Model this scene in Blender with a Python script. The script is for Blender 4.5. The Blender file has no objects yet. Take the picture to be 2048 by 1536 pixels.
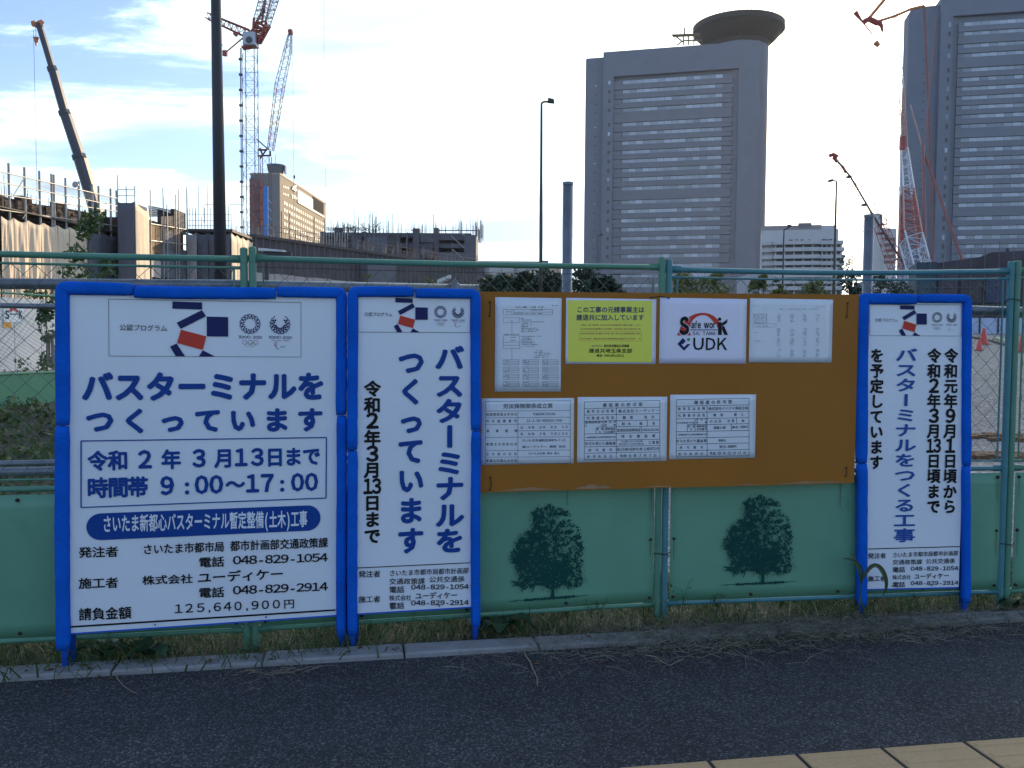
import bpy, math, random
import numpy as np
from mathutils import Matrix, Vector
random.seed(7)
R = math.radians
scene = bpy.context.scene
COL = scene.collection

# ---------------------------------------------------------------- camera, sky, sun, exposure
F, EYE = 1714.0, 1.38
PITCH, ROLL = R(2.77), R(0.4)
cd = bpy.data.cameras.new('camera'); cam = bpy.data.objects.new('camera', cd); COL.objects.link(cam)
cd.sensor_width = 36; cd.lens = F/2048*36; cd.clip_start = 0.05; cd.clip_end = 9000
ROT = Matrix.Rotation(math.pi/2-PITCH, 3, 'X') @ Matrix.Rotation(ROLL, 3, 'Z')
cam.matrix_world = Matrix.Translation((0, 0, EYE)) @ ROT.to_4x4()
scene.camera = cam

SUN_AZ, SUN_EL = R(28.0), R(16.0)
SUN = Vector((math.sin(SUN_AZ)*math.cos(SUN_EL), math.cos(SUN_AZ)*math.cos(SUN_EL), math.sin(SUN_EL)))
sl = bpy.data.lights.new('sun', 'SUN'); sl.energy = 3.2; sl.angle = R(0.6); sl.color = (1.0, 0.76, 0.48)
so = bpy.data.objects.new('sun', sl); COL.objects.link(so)
so.rotation_euler = SUN.to_track_quat('Z', 'Y').to_euler()

world = bpy.data.worlds.new("World"); scene.world = world; world.use_nodes = True
def build_world():
    nt = world.node_tree; N = nt.nodes; L = nt.links; N.clear()
    out = N.new('ShaderNodeOutputWorld'); bg = N.new('ShaderNodeBackground'); bg.inputs[1].default_value = 0.15
    sky = N.new('ShaderNodeTexSky'); sky.sky_type = 'NISHITA'; sky.sun_disc = False
    sky.sun_elevation = SUN_EL; sky.sun_rotation = SUN_AZ; sky.air_density = 1.0; sky.dust_density = 0.6; sky.ozone_density = 2.0
    tc = N.new('ShaderNodeTexCoord'); sep = N.new('ShaderNodeSeparateXYZ'); L.new(tc.outputs['Generated'], sep.inputs[0])
    def M(op, a, b=None, clamp=False):
        m = N.new('ShaderNodeMath'); m.operation = op; m.use_clamp = clamp
        for i, v in enumerate((a, b)):
            if v is None: continue
            if isinstance(v, (int, float)): m.inputs[i].default_value = v
            else: L.new(v, m.inputs[i])
        return m.outputs[0]
    z = M('ADD', M('MAXIMUM', sep.outputs[2], 0.0), 0.16)
    px = M('DIVIDE', sep.outputs[0], z); py = M('DIVIDE', sep.outputs[1], z)
    cb = N.new('ShaderNodeCombineXYZ'); L.new(px, cb.inputs[0]); L.new(py, cb.inputs[1])
    mp = N.new('ShaderNodeMapping'); mp.inputs['Rotation'].default_value = (0, 0, R(38)); mp.inputs['Scale'].default_value = (0.7, 1.75, 1)
    mp.inputs['Location'].default_value = (3.15, 1.4, 0)
    L.new(cb.outputs[0], mp.inputs[0])
    n1 = N.new('ShaderNodeTexNoise'); n1.inputs['Scale'].default_value = 1.15; n1.inputs['Detail'].default_value = 12; n1.inputs['Roughness'].default_value = 0.66
    n1.inputs['Distortion'].default_value = 0.35
    L.new(mp.outputs[0], n1.inputs['Vector'])
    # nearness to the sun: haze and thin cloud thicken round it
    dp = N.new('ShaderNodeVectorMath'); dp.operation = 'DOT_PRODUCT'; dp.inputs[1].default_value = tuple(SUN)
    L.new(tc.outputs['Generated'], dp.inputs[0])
    near = M('MAXIMUM', M('MULTIPLY', M('SUBTRACT', dp.outputs['Value'], 0.50), 0.16), -0.015)  # floor keeps unseen cloud behind the camera, added to fill the foreground
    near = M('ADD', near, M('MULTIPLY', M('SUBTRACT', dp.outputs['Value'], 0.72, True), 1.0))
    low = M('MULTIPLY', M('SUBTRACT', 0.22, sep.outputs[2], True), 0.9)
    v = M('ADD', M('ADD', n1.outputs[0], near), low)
    rp = N.new('ShaderNodeMapRange'); rp.interpolation_type = 'SMOOTHSTEP'
    rp.inputs['From Min'].default_value = 0.475; rp.inputs['From Max'].default_value = 0.60
    L.new(v, rp.inputs['Value'])
    # cloud body: bright with soft grey-blue thicker patches
    n2 = N.new('ShaderNodeTexNoise'); n2.inputs['Scale'].default_value = 1.1; n2.inputs['Detail'].default_value = 4
    L.new(mp.outputs[0], n2.inputs['Vector'])
    cr = N.new('ShaderNodeMapRange'); cr.inputs['From Min'].default_value = 0.45; cr.inputs['From Max'].default_value = 0.62
    L.new(n2.outputs[0], cr.inputs['Value'])
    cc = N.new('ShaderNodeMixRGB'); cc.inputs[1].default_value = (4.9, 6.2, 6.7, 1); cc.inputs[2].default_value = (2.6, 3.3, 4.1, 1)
    L.new(cr.outputs[0], cc.inputs[0])
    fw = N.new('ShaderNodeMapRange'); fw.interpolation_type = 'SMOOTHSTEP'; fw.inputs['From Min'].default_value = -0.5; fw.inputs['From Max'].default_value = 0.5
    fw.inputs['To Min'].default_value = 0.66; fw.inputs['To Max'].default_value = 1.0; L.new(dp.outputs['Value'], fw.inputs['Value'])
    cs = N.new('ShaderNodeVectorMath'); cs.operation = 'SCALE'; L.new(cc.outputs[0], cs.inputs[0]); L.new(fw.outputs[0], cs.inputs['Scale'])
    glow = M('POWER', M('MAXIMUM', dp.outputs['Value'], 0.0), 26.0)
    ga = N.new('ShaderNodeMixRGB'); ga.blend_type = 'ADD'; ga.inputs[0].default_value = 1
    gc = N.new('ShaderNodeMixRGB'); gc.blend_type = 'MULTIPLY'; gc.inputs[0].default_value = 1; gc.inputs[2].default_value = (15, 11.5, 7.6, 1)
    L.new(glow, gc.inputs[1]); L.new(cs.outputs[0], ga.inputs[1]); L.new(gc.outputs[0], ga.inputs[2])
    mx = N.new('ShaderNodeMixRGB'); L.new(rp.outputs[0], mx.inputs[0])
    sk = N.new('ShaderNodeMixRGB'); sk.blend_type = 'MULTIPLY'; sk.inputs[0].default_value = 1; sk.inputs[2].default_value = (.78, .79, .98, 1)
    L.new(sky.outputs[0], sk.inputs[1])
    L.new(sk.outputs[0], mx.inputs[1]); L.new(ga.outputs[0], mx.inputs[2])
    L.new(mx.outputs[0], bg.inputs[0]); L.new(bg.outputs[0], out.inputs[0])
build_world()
vs = scene.view_settings
vs.view_transform = 'Standard'; vs.look = 'None'; vs.exposure = 0.96; vs.gamma = 1.0; vs.use_curve_mapping = False

# ---------------------------------------------------------------- helpers
def ray(px, py):
    return ROT @ Vector(((px-1024)/F, -(py-768)/F, -1))
def D(px, py, Y):                       # point seen at the pixel, Y metres ahead
    d = ray(px, py); return Vector((0, 0, EYE)) + d*(Y/d.y)
def G(px, py, z=0.0):                   # point seen at the pixel, at height z
    d = ray(px, py); return Vector((0, 0, EYE)) + d*((z-EYE)/d.z)
class Pl:                               # an upright plane with a local frame x right, y up, z towards the viewer
    def __init__(s, a, b, off=0.0):
        a = Vector((a[0], a[1], 0)); b = Vector((b[0], b[1], 0))
        s.u = (b-a).normalized(); s.v = Vector((0, 0, 1)); s.n = s.u.cross(s.v); s.o = a + s.n*off; s.L = (b-a).length
        s.M = Matrix(((s.u.x, 0, s.n.x, s.o.x), (s.u.y, 0, s.n.y, s.o.y), (s.u.z, 1, s.n.z, s.o.z), (0, 0, 0, 1)))
    def uv(s, px, py, z=0.0):
        d = ray(px, py); c = Vector((0, 0, EYE)); o = s.o + s.n*z
        t = (o-c).dot(s.n)/d.dot(s.n); p = c + d*t - o
        return p.dot(s.u), p.z
    def w(s, x, y, z=0.0): return s.o + s.u*x + s.v*y + s.n*z

def link(o, parent=None):
    COL.objects.link(o)
    if parent is not None: o.parent = parent
    return o
def tag(o, label=None, cat=None, group=None, kind=None):
    if label: o['label'] = label
    if cat: o['category'] = cat
    if group: o['group'] = group
    if kind: o['kind'] = kind
    return o
MW = {}
def thing(name, label, cat, at=None, group=None, kind=None):
    o = bpy.data.objects.new(name, None); o.empty_display_size = 0.2; COL.objects.link(o)
    M = at if isinstance(at, Matrix) else Matrix.Translation(Vector(at or (0, 0, 0)))
    o.matrix_world = M; MW[o.name] = M
    return tag(o, label, cat, group, kind)

class MB:
    def __init__(s): s.v = []; s.f = []
    def add(s, vs, fs):
        b = len(s.v); s.v += [tuple(p) for p in vs]; s.f += [tuple(i+b for i in f) for f in fs]; return s
    def box(s, x0, x1, y0, y1, z0, z1):
        return s.add([(x0,y0,z0),(x1,y0,z0),(x1,y1,z0),(x0,y1,z0),(x0,y0,z1),(x1,y0,z1),(x1,y1,z1),(x0,y1,z1)],
                     [(0,3,2,1),(4,5,6,7),(0,1,5,4),(1,2,6,5),(2,3,7,6),(3,0,4,7)])
    def quad(s, *p): return s.add(p, [tuple(range(len(p)))])
    def prism(s, pts, z0, z1):          # polygon in x,y extruded in z
        n = len(pts)
        return s.add([(x, y, z0) for x, y in pts]+[(x, y, z1) for x, y in pts],
                     [tuple(range(n-1, -1, -1)), tuple(range(n, 2*n))]+[(i, (i+1) % n, n+(i+1) % n, n+i) for i in range(n)])
    def tube(s, pts, r, n=6, r2=None, cap=True):
        pts = [Vector(p) for p in pts]; m = len(pts); rings = []
        for i, p in enumerate(pts):
            t = (pts[min(i+1, m-1)]-pts[max(i-1, 0)]).normalized()
            a = Vector((0, 0, 1)) if abs(t.z) < .9 else Vector((1, 0, 0))
            u = t.cross(a).normalized(); w = t.cross(u)
            rr = r if r2 is None else r+(r2-r)*i/(m-1)
            rings.append([p+u*math.cos(2*math.pi*k/n)*rr+w*math.sin(2*math.pi*k/n)*rr for k in range(n)])
        vs = [q for g in rings for q in g]; fs = []
        for i in range(m-1):
            for k in range(n):
                a, b = i*n+k, i*n+(k+1) % n
                fs.append((a, b, b+n, a+n))
        if cap: fs += [tuple(range(n-1, -1, -1)), tuple(range((m-1)*n, m*n))]
        return s.add(vs, fs)
    def lathe(s, c, prof, n=32, a0=0, a1=2*math.pi, up=2):
        full = abs(a1-a0-2*math.pi) < 1e-6; k = n if full else n+1; vs = []
        for r, z in prof:
            for i in range(k):
                a = a0+(a1-a0)*i/n
                vs.append((c[0]+r*math.cos(a), c[1]+r*math.sin(a), c[2]+z))
        fs = []
        for j in range(len(prof)-1):
            for i in range(n):
                a, b = j*k+i, j*k+(i+1) % k
                fs.append((a, b, b+k, a+k))
        return s.add(vs, fs)
    def truss(s, a, b, w0, w1, n, r, rb=None, up=Vector((0, 0, 1)), sides=4):   # four-legged lattice
        a = Vector(a); b = Vector(b); t = (b-a).normalized(); rb = rb or r*.6
        u = t.cross(up).normalized() if abs(t.dot(up)) < .95 else t.cross(Vector((0, 1, 0))).normalized()
        w = t.cross(u)
        cs = [(-1, -1), (1, -1), (1, 1), (-1, 1)]
        P = lambda i, k: a+(b-a)*(i/n)+(u*cs[k][0]+w*cs[k][1])*(w0+(w1-w0)*i/n)/2
        for k in range(4): s.tube([P(0, k), P(n, k)], r, 4, cap=False)
        for i in range(n):
            for k in range(4):
                k2 = (k+1) % 4
                s.tube([P(i, k), P(i+1, k2)] if (i+k) % 2 else [P(i, k2), P(i+1, k)], rb, 3, cap=False)
                s.tube([P(i, k), P(i, k2)], rb, 3, cap=False)
        return s
    def mesh(s, name, smooth=False, inv=None):
        me = bpy.data.meshes.new(name)
        vs = s.v if inv is None else [tuple(inv @ Vector(p)) for p in s.v]
        me.from_pydata(vs, [], s.f); me.update()
        if smooth: me.polygons.foreach_set('use_smooth', [True]*len(me.polygons))
        return me
    def build(s, name, mat, parent=None, smooth=False, world=False, **k):
        inv = MW[parent.name].inverted() if (world and parent is not None and parent.name in MW) else None
        me = s.mesh(name, smooth, inv)
        if mat: me.materials.append(mat)
        o = bpy.data.objects.new(name, me); link(o, parent)
        return tag(o, **k)
def inst(name, me, parent, loc=(0, 0, 0), rot=None, scale=None):
    o = bpy.data.objects.new(name, me); link(o, parent); o.location = loc
    if rot: o.rotation_euler = rot
    if scale: o.scale = scale
    return o

# ---------------------------------------------------------------- materials
MATS = {}
def mat(name, rgb, rough=.7, var=.15, vs=3.0, bump=0.0, bs=40.0, metal=0.0, coat=0.0, spec=.5, dirt=None, ds=1.5, dth=.62, rnd=0.0, trans=0.0, alpha=1.0):
    if name in MATS: return MATS[name]
    m = bpy.data.materials.new(name); m.use_nodes = True; MATS[name] = m
    nt = m.node_tree; N = nt.nodes; L = nt.links; b = N['Principled BSDF']
    b.inputs['Roughness'].default_value = rough; b.inputs['Metallic'].default_value = metal
    b.inputs['Coat Weight'].default_value = coat; b.inputs['Coat Roughness'].default_value = .12
    b.inputs['Specular IOR Level'].default_value = spec
    b.inputs['Alpha'].default_value = alpha
    tc = N.new('ShaderNodeTexCoord')
    n = N.new('ShaderNodeTexNoise'); n.inputs['Scale'].default_value = vs; n.inputs['Detail'].default_value = 6; n.inputs['Roughness'].default_value = .6
    L.new(tc.outputs['Object'], n.inputs['Vector'])
    mr = N.new('ShaderNodeMapRange'); mr.inputs['From Min'].default_value = .3; mr.inputs['From Max'].default_value = .7
    mr.inputs['To Min'].default_value = 1-var; mr.inputs['To Max'].default_value = 1+var
    L.new(n.outputs[0], mr.inputs['Value'])
    fac = mr.outputs[0]
    if rnd:
        oi = N.new('ShaderNodeObjectInfo'); m2 = N.new('ShaderNodeMapRange'); m2.inputs['To Min'].default_value = 1-rnd; m2.inputs['To Max'].default_value = 1+rnd
        L.new(oi.outputs['Random'], m2.inputs['Value'])
        mu = N.new('ShaderNodeMath'); mu.operation = 'MULTIPLY'; L.new(fac, mu.inputs[0]); L.new(m2.outputs[0], mu.inputs[1]); fac = mu.outputs[0]
    vm = N.new('ShaderNodeVectorMath'); vm.operation = 'SCALE'; vm.inputs[0].default_value = rgb; L.new(fac, vm.inputs['Scale'])
    col = vm.outputs[0]
    if dirt:
        d = N.new('ShaderNodeTexNoise'); d.inputs['Scale'].default_value = ds; d.inputs['Detail'].default_value = 8; d.inputs['Roughness'].default_value = .7
        L.new(tc.outputs['Object'], d.inputs['Vector'])
        dr = N.new('ShaderNodeMapRange'); dr.inputs['From Min'].default_value = dth; dr.inputs['From Max'].default_value = dth+.1
        L.new(d.outputs[0], dr.inputs['Value'])
        mx = N.new('ShaderNodeMixRGB'); mx.inputs[2].default_value = (*dirt, 1); L.new(dr.outputs[0], mx.inputs[0]); L.new(col, mx.inputs[1]); col = mx.outputs[0]
    L.new(col, b.inputs['Base Color'])
    if trans:
        tb = N.new('ShaderNodeBsdfTranslucent'); ms = N.new('ShaderNodeMixShader'); ms.inputs[0].default_value = trans
        L.new(col, tb.inputs['Color']); L.new(b.outputs[0], ms.inputs[1]); L.new(tb.outputs[0], ms.inputs[2])
        L.new(ms.outputs[0], N['Material Output'].inputs['Surface'])
    if bump:
        bn = N.new('ShaderNodeTexNoise'); bn.inputs['Scale'].default_value = bs; bn.inputs['Detail'].default_value = 5; L.new(tc.outputs['Object'], bn.inputs['Vector'])
        bp = N.new('ShaderNodeBump'); bp.inputs['Strength'].default_value = bump; bp.inputs['Distance'].default_value = .01
        L.new(bn.outputs[0], bp.inputs['Height']); L.new(bp.outputs[0], b.inputs['Normal'])
    return m

M_green = mat('green_paint', (.080, .225, .150), .45, .12, 6, .15, 60, dirt=(.16, .075, .03), ds=7, dth=.70)
M_blueg = mat('blue_green_paint', (.055, .20, .225), .45, .12, 6, .15, 60, dirt=(.16, .075, .03), ds=7, dth=.68)
M_panel = mat('green_panel_paint', (.118, .300, .192), .5, .09, 2.2, .05, 30, dirt=(.095, .24, .15), ds=1.2, dth=.6)
M_print = mat('dark_green_print', (.004, .055, .048), .6, .1, spec=.15)
M_mesh = mat('green_wire', (.055, .12, .095), .5, .2, 30)
M_wire = mat('dark_wire', (.02, .02, .02), .6, .2)
M_rust = mat('rusty_bolt', (.035, .015, .012), .8, .4, 60)
M_streak = mat('rust_streak', (.085, .14, .06), .7, .3, 40)
M_foam = mat('blue_foam', (.005, .108, .56), .9, .16, 6, .45, 90, dirt=(.02, .13, .48), ds=9, dth=.62, spec=.12)
M_bluep = mat('blue_pipe', (.010, .10, .60), .45, .1)
M_white = mat('white_sign_sheet', (.72, .765, .83), .27, .035, 2.5, bump=.22, bs=3.2, coat=.3, dirt=(.62, .65, .70), ds=2.6, dth=.66)
M_blue = mat('blue_ink', (.008, .055, .27), .4, .05, spec=.15)
M_blue2 = mat('faded_blue_ink', (.025, .085, .33), .4, .05, spec=.15)
M_black = mat('black_ink', (.012, .011, .012), .4, .05, spec=.15)
M_navy = mat('navy_ink', (.012, .020, .105), .35, .05, spec=.15)
M_red = mat('red_ink', (.58, .055, .035), .4, .05, spec=.15)
M_grey_ink = mat('grey_ink', (.055, .065, .085), .4, .1)
M_thin = mat('thin_grey_ink', (.26, .29, .34), .4, .1)
M_green_ink = mat('green_ink', (.03, .30, .12), .4, .1)
M_yellow_ink = mat('yellow_ink', (.7, .5, .05), .4, .1)
M_brown_ink = mat('brown_ink', (.42, .20, .05), .4, .1)
M_paper = mat('white_paper', (.68, .72, .76), .30, .03, 4, .1, 14, coat=.3)
M_paper2 = mat('white_paper_film', (.72, .71, .84), .30, .03, 4, .1, 14, coat=.3)
M_yellow = mat('yellow_print', (.74, .74, .07), .35, .05, 6, coat=.3)
M_board = mat('orange_brown_board', (.325, .122, .010), .6, spec=.3, var=.07, vs=2.0, bump=.05, bs=25)
M_patch = mat('peeled_board', (.33, .19, .10), .8, .2, 12)
M_galv = mat('galvanised_steel', (.17, .185, .21), .42, .18, 14, metal=.5, dirt=(.10, .10, .11), ds=9, dth=.6)
M_gwire = mat('galvanised_wire', (.3, .31, .33), .4, .1, metal=.6)
M_ptree = mat('weed_leaf', (.045, .10, .030), .5, .35, 14, trans=.25)
# ---------------------------------------------------------------- lettering
GC = {}
def glyph(ch, bold):
    k = (ch, bold)
    if k not in GC:
        c = bpy.data.curves.new('g', 'FONT'); c.body = chr(ord(ch)+0xFEE0) if (ch.isascii() and ch.isalnum()) else ch; c.resolution_u = 2; c.fill_mode = 'FRONT'
        o = bpy.data.objects.new('g', c); m = bpy.data.meshes.new_from_object(o)
        V = [(v.co.x, v.co.y) for v in m.vertices]; FC = [tuple(p.vertices) for p in m.polygons]; n = len(V); n_ = 0 if bold < .004 else (4 if bold < .02 else 6)
        P = [(x, y, 0.0) for x, y in V]; FA = list(FC)
        for i in range(n_):              # heavier weights: the outline laid down again, nudged all round
            a = 2*math.pi*(i+.5)/n_; P += [(x+math.cos(a)*bold, y+math.sin(a)*bold, (i+1)*1.6e-5) for x, y in V]; FA += [tuple(q+n*(i+1) for q in f) for f in FC]
        GC[k] = (P, FA)
        bpy.data.objects.remove(o); bpy.data.curves.remove(c); bpy.data.meshes.remove(m)
    return GC[k]
def cell(mb, ch, cx, cy, sx, sy, z, bold, rot=False, fill=1.0, ang=0.0):
    vs, fs = glyph(ch, bold)
    if not vs: return
    if ord(ch) < 256:
        xs = [v[0] for v in vs]; mx = (min(xs)+max(xs))/2
        k = 1.12; pts = [((x-mx)*k*fill, (y-.35)*k, q) for x, y, q in vs]
    else: pts = [((x-.5)*fill, y-.38, q) for x, y, q in vs]
    if rot: pts = [(y, -x, q) for x, y, q in pts]
    mb.add([(cx+x*sx, cy+y*sy, z+q) for x, y, q in pts], fs)
def width(ch): return .56 if ord(ch) < 256 else 1.0
def line(root, pl, s, x0, y0, x1, y1, h, m, bold=.012, z=.0035, centers=None, fillx=None, tot=None, name='lettering'):
    """a line of lettering; x0,y0 and x1,y1 are the middle of its left and right end as seen"""
    a = pl.uv(x0, y0, z); b = pl.uv(x1, y1, z); t = pl.uv(x0, y0-h/2, z); u = pl.uv(x0, y0+h/2, z)
    H = (t[1]-u[1])/.92; mb = MB(); tot = tot or sum(width(c) for c in s); e = (b[0]-a[0])/tot; p = 0
    for i, c in enumerate(s):
        w = width(c); cx = a[0]+(p+w/2)*e
        if centers: cx = pl.uv(centers[i], y0+(y1-y0)*(centers[i]-x0)/(x1-x0), z)[0]
        f = (p+w/2)/tot if not centers else (centers[i]-x0)/(x1-x0)
        if c not in ' \u3000': cell(mb, c, cx, a[1]+(b[1]-a[1])*f, (fillx*(b[0]-a[0]) if fillx else min(e, H*1.25)), H, z, bold)
        p += w
    return mb.build(name, m, root)
def spread(root, pl, s, x0, y0, x1, y1, h, m, bold=.006, z=.0035):
    """characters spaced out evenly between the two ends, each keeping its own width"""
    s2 = [c for c in s]; n = len(s2); mb = MB()
    a = pl.uv(x0, y0, z); b = pl.uv(x1, y1, z); H = (pl.uv(x0, y0-h/2, z)[1]-pl.uv(x0, y0+h/2, z)[1])/.92
    for i, c in enumerate(s2):
        if c == ' ': continue
        w = H/2*min(1, .98); f = i/(n-1) if n > 1 else .5
        cell(mb, c, a[0]+w+(b[0]-a[0]-2*w)*f, a[1]+(b[1]-a[1])*f, H, H, z, bold)
    return mb.build('lettering', m, root)
def column(root, pl, s, x0, y0, x1, ys, w, h, m, bold=.02, z=.0035):
    mb = MB(); ny = ys[-1]-ys[0]
    for c, y in zip(s, ys):
        x = x0+(x1-x0)*(y-ys[0])/ny
        p = pl.uv(x, y, z); W = pl.uv(x+w/2, y, z)[0]-pl.uv(x-w/2, y, z)[0]; H = pl.uv(x, y-h/2, z)[1]-pl.uv(x, y+h/2, z)[1]
        if len(c) == 2:
            for k, d in zip(c, (-.27, .27)): cell(mb, k, p[0]+d*W, p[1], W*.86, H*1.12, z, bold)
        elif c.isdigit(): cell(mb, c, p[0], p[1], W*1.15, H*1.15, z, bold)
        else: cell(mb, c, p[0], p[1], W*1.06, H*1.06, z, bold, rot=(c == 'ー'))
    return mb.build('lettering', m, root)
def shape(root, pl, pts, m, z=.0035, name='print_shape'):
    mb = MB(); mb.quad(*[(*pl.uv(x, y, z), z) for x, y in reversed(pts)]); return mb.build(name, m, root)
def strokes(root, pl, segs, wpx, m, z=.0035, name='ruled_line'):
    """straight printed lines, butted as one flat mesh"""
    mb = MB(); s = abs(pl.uv(segs[0][0]+1, segs[0][1], z)[0]-pl.uv(segs[0][0], segs[0][1], z)[0])*wpx/2; k = 0
    for x0, y0, x1, y1 in segs:
        a = Vector(pl.uv(x0, y0, z)); b = Vector(pl.uv(x1, y1, z)); d = (b-a).normalized(); n = Vector((-d.y, d.x))*s; k += 1
        zz = z+k*2e-5
        mb.quad((*(a-n), zz), (*(b-n), zz), (*(b+n), zz), (*(a+n), zz))
    return mb.build(name, m, root)
def ring(mb, cx, cy, r0, r1, z, a0=0, a1=360, n=40):
    A = [R(a0+(a1-a0)*i/n) for i in range(n+1)]
    mb.add([(cx+r*math.cos(a), cy+r*math.sin(a), z) for a in A for r in (r0, r1)], [(2*i, 2*i+1, 2*i+3, 2*i+2) for i in range(n)])

def emblem_block(root, pl, q, frame=True, soft=False):
    """the logo strip; q = four seen corners tl,tr,br,bl; layout in the strip's own fractions"""
    P = lambda fx, fy: ((q[0][0]*(1-fx)+q[1][0]*fx)*(1-fy)+(q[3][0]*(1-fx)+q[2][0]*fx)*fy, (q[0][1]*(1-fx)+q[1][1]*fx)*(1-fy)+(q[3][1]*(1-fx)+q[2][1]*fx)*fy)
    Z = lambda x, y: P((x-87)/1873, (y-41)/560)       # from measured strip units
    H = (q[3][1]-q[0][1])/560
    navy = M_navy
    if frame:
        c = [P(0, 0), P(1, 0), P(1, 1), P(0, 1)]
        strokes(root, pl, [(*c[i], *c[(i+1) % 4]) for i in range(4)], .9, M_thin if soft else M_grey_ink, z=.003)
    y = Z(190, 318); y2 = Z(658, 322)
    line(root, pl, '公認プログラム', y[0], y[1], y2[0], y2[1], 62*H, M_black if not soft else M_grey_ink, .004)
    for k, pts in enumerate((((708, 53), (997, 57), (997, 130), (707, 125)), ((995, 135), (1036, 195), (788, 326), (749, 265)),
                ((1042, 199), (1250, 201), (1250, 398), (1042, 398)), ((790, 333), (1037, 398), (1002, 535), (751, 467)),
                ((682, 504), (747, 472), (828, 599), (738, 599)), ((1002, 538), (1122, 601), (962, 601)))):
        shape(root, pl, [Z(*p) for p in pts], M_red if k == 3 else navy, z=.0035+k*1e-4)
    s = abs(pl.uv(*Z(1250, 300), .0035)[0]-pl.uv(*Z(1042, 300), .0035)[0])/208
    for cx, kind in ((1463, 0), (1756, 1)):
        mb = MB(); c = pl.uv(*Z(cx, 268), .0035); zz = .0035
        rows = ((97, 21, 8), (80, 17, 17), (63, 15, 15)) if kind == 0 else ((97, 21, 8), (80, 18, 18), (62, 18, 18), (44, 16, 16))
        for ri, (rr, tw, th) in enumerate(rows):
            n = 15
            for i in range(n*(2 if ri == 0 else 1)):
                a = 2*math.pi*(i+(.5 if ri % 2 else 0)*(1 if ri else 0))/(n*(2 if ri == 0 else 1)) + math.pi/2
                if kind == 1:
                    dx, dy = math.cos(a)*rr, math.sin(a)*rr
                    if dy > 22 and abs(dx) < 24+dy*.42 or (ri == 3 and dy > -2): continue
                u = Vector((math.cos(a), math.sin(a))); t = Vector((-u.y, u.x)); sk = .5 if (i+ri) % 2 else -.5
                ctr = Vector(c)+u*rr*s
                if ri == 0:
                    aa = a+sk; t = Vector((-math.sin(aa), math.cos(aa))); u = Vector((math.cos(aa), math.sin(aa)))
                w_, h_ = tw*s/2, th*s/2
                mb.quad(*[(*(ctr+t*w_*p+u*h_*o), zz) for p, o in ((-1, -1), (-1, 1), (1, 1), (1, -1))])
                zz += 2e-6
        mb.build('emblem', M_grey_ink if soft else navy, root)
        a = Z(cx-112, 402); b = Z(cx+116, 403)
        line(root, pl, 'TOKYO 2020', a[0], a[1], b[0], b[1], 30*H, M_grey_ink if soft else navy, .004, tot=5.6)
    a = Z(1672, 434); b = Z(1842, 435)
    if not soft: line(root, pl, 'PARALYMPIC GAMES', a[0], a[1], b[0], b[1], 12*H, M_grey_ink, .0, tot=8.96)
    for k, (dx, dy, m) in enumerate(((-50, 0, M_blue2), (2, 0, M_black), (56, 0, M_red), (-24, 24, M_yellow_ink), (30, 24, M_green_ink))):
        mb = MB(); c = pl.uv(*Z(1463+dx-2, 455+dy*.9), .0035); ring(mb, *c, 20*s, 23.5*s, .0036+k*5e-5); mb.build('emblem_ring', M_thin if soft and k != 1 else m, root)
    for k, (dx, dy, r0, a0, a1, m) in enumerate(((-24, 22, 30, 95, 215, M_red), (-8, 34, 34, 140, 262, M_blue2), (22, 20, 28, 215, 340, M_green_ink))):
        mb = MB(); c = pl.uv(*Z(1756+dx, 455+dy), .0035); ring(mb, *c, (r0-4)*s, (r0+2)*s, .0037+k*5e-5, a0, a1, 16); mb.build('emblem_arc', M_thin if soft else m, root)

# ---------------------------------------------------------------- blue padded sign boards
def pad(root, path, w=.050, t=.052, z=0.0, jit=.0013, seed=0, name='foam_pad'):
    """a padded sleeve along a path in the board's plane, rounded where it turns a corner"""
    rnd = random.Random(seed); P = [Vector((x, y, z)) for x, y in path]; Q = [P[0]]
    for i in range(1, len(P)-1):
        a, b, c = P[i-1], P[i], P[i+1]; r = .020; u = (a-b).normalized(); v = (c-b).normalized()
        for k in range(7): f = k/6; Q.append((b+u*r).lerp(b, f).lerp(b.lerp(b+v*r, f), f))
    Q.append(P[-1]); C = [Q[0]]
    for a, b in zip(Q, Q[1:]):
        n = max(1, int((b-a).length/.03)); C += [a.lerp(b, (k+1)/n) for k in range(n)]
    n = len(C)-1; m = 14; vs = []; fs = []; ph = rnd.random()*9
    for i in range(n+1):
        d = (C[min(n, i+1)]-C[max(0, i-1)]).normalized(); s = Vector((-d.y, d.x, 0))
        k = .88 if i in (0, n) else (.975 if i in (1, n-1) else 1)*(1+.018*math.sin(i*.37+ph))
        ox = math.sin(i*.15+ph)*.0014+rnd.uniform(-1, 1)*jit*.4
        for j in range(m):
            an = 2*math.pi*j/m; c, q = math.cos(an), math.sin(an)
            px_ = math.copysign(abs(c)**.55, c)*w/2; pz_ = math.copysign(abs(q)**.55, q)*t/2
            vs.append(C[i]+s*((px_+rnd.uniform(-1, 1)*jit*.4)*k+ox)+Vector((0, 0, 1))*pz_*k)
    for i in range(n):
        for j in range(m):
            p, q = i*m+j, i*m+(j+1) % m; fs.append((p, p+m, q+m, q))
    fs += [tuple(range(m)), tuple(range((n+1)*m-1, n*m-1, -1))]
    mb = MB(); mb.add(vs, fs); return mb.build(name, M_foam, root, smooth=True)

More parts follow.
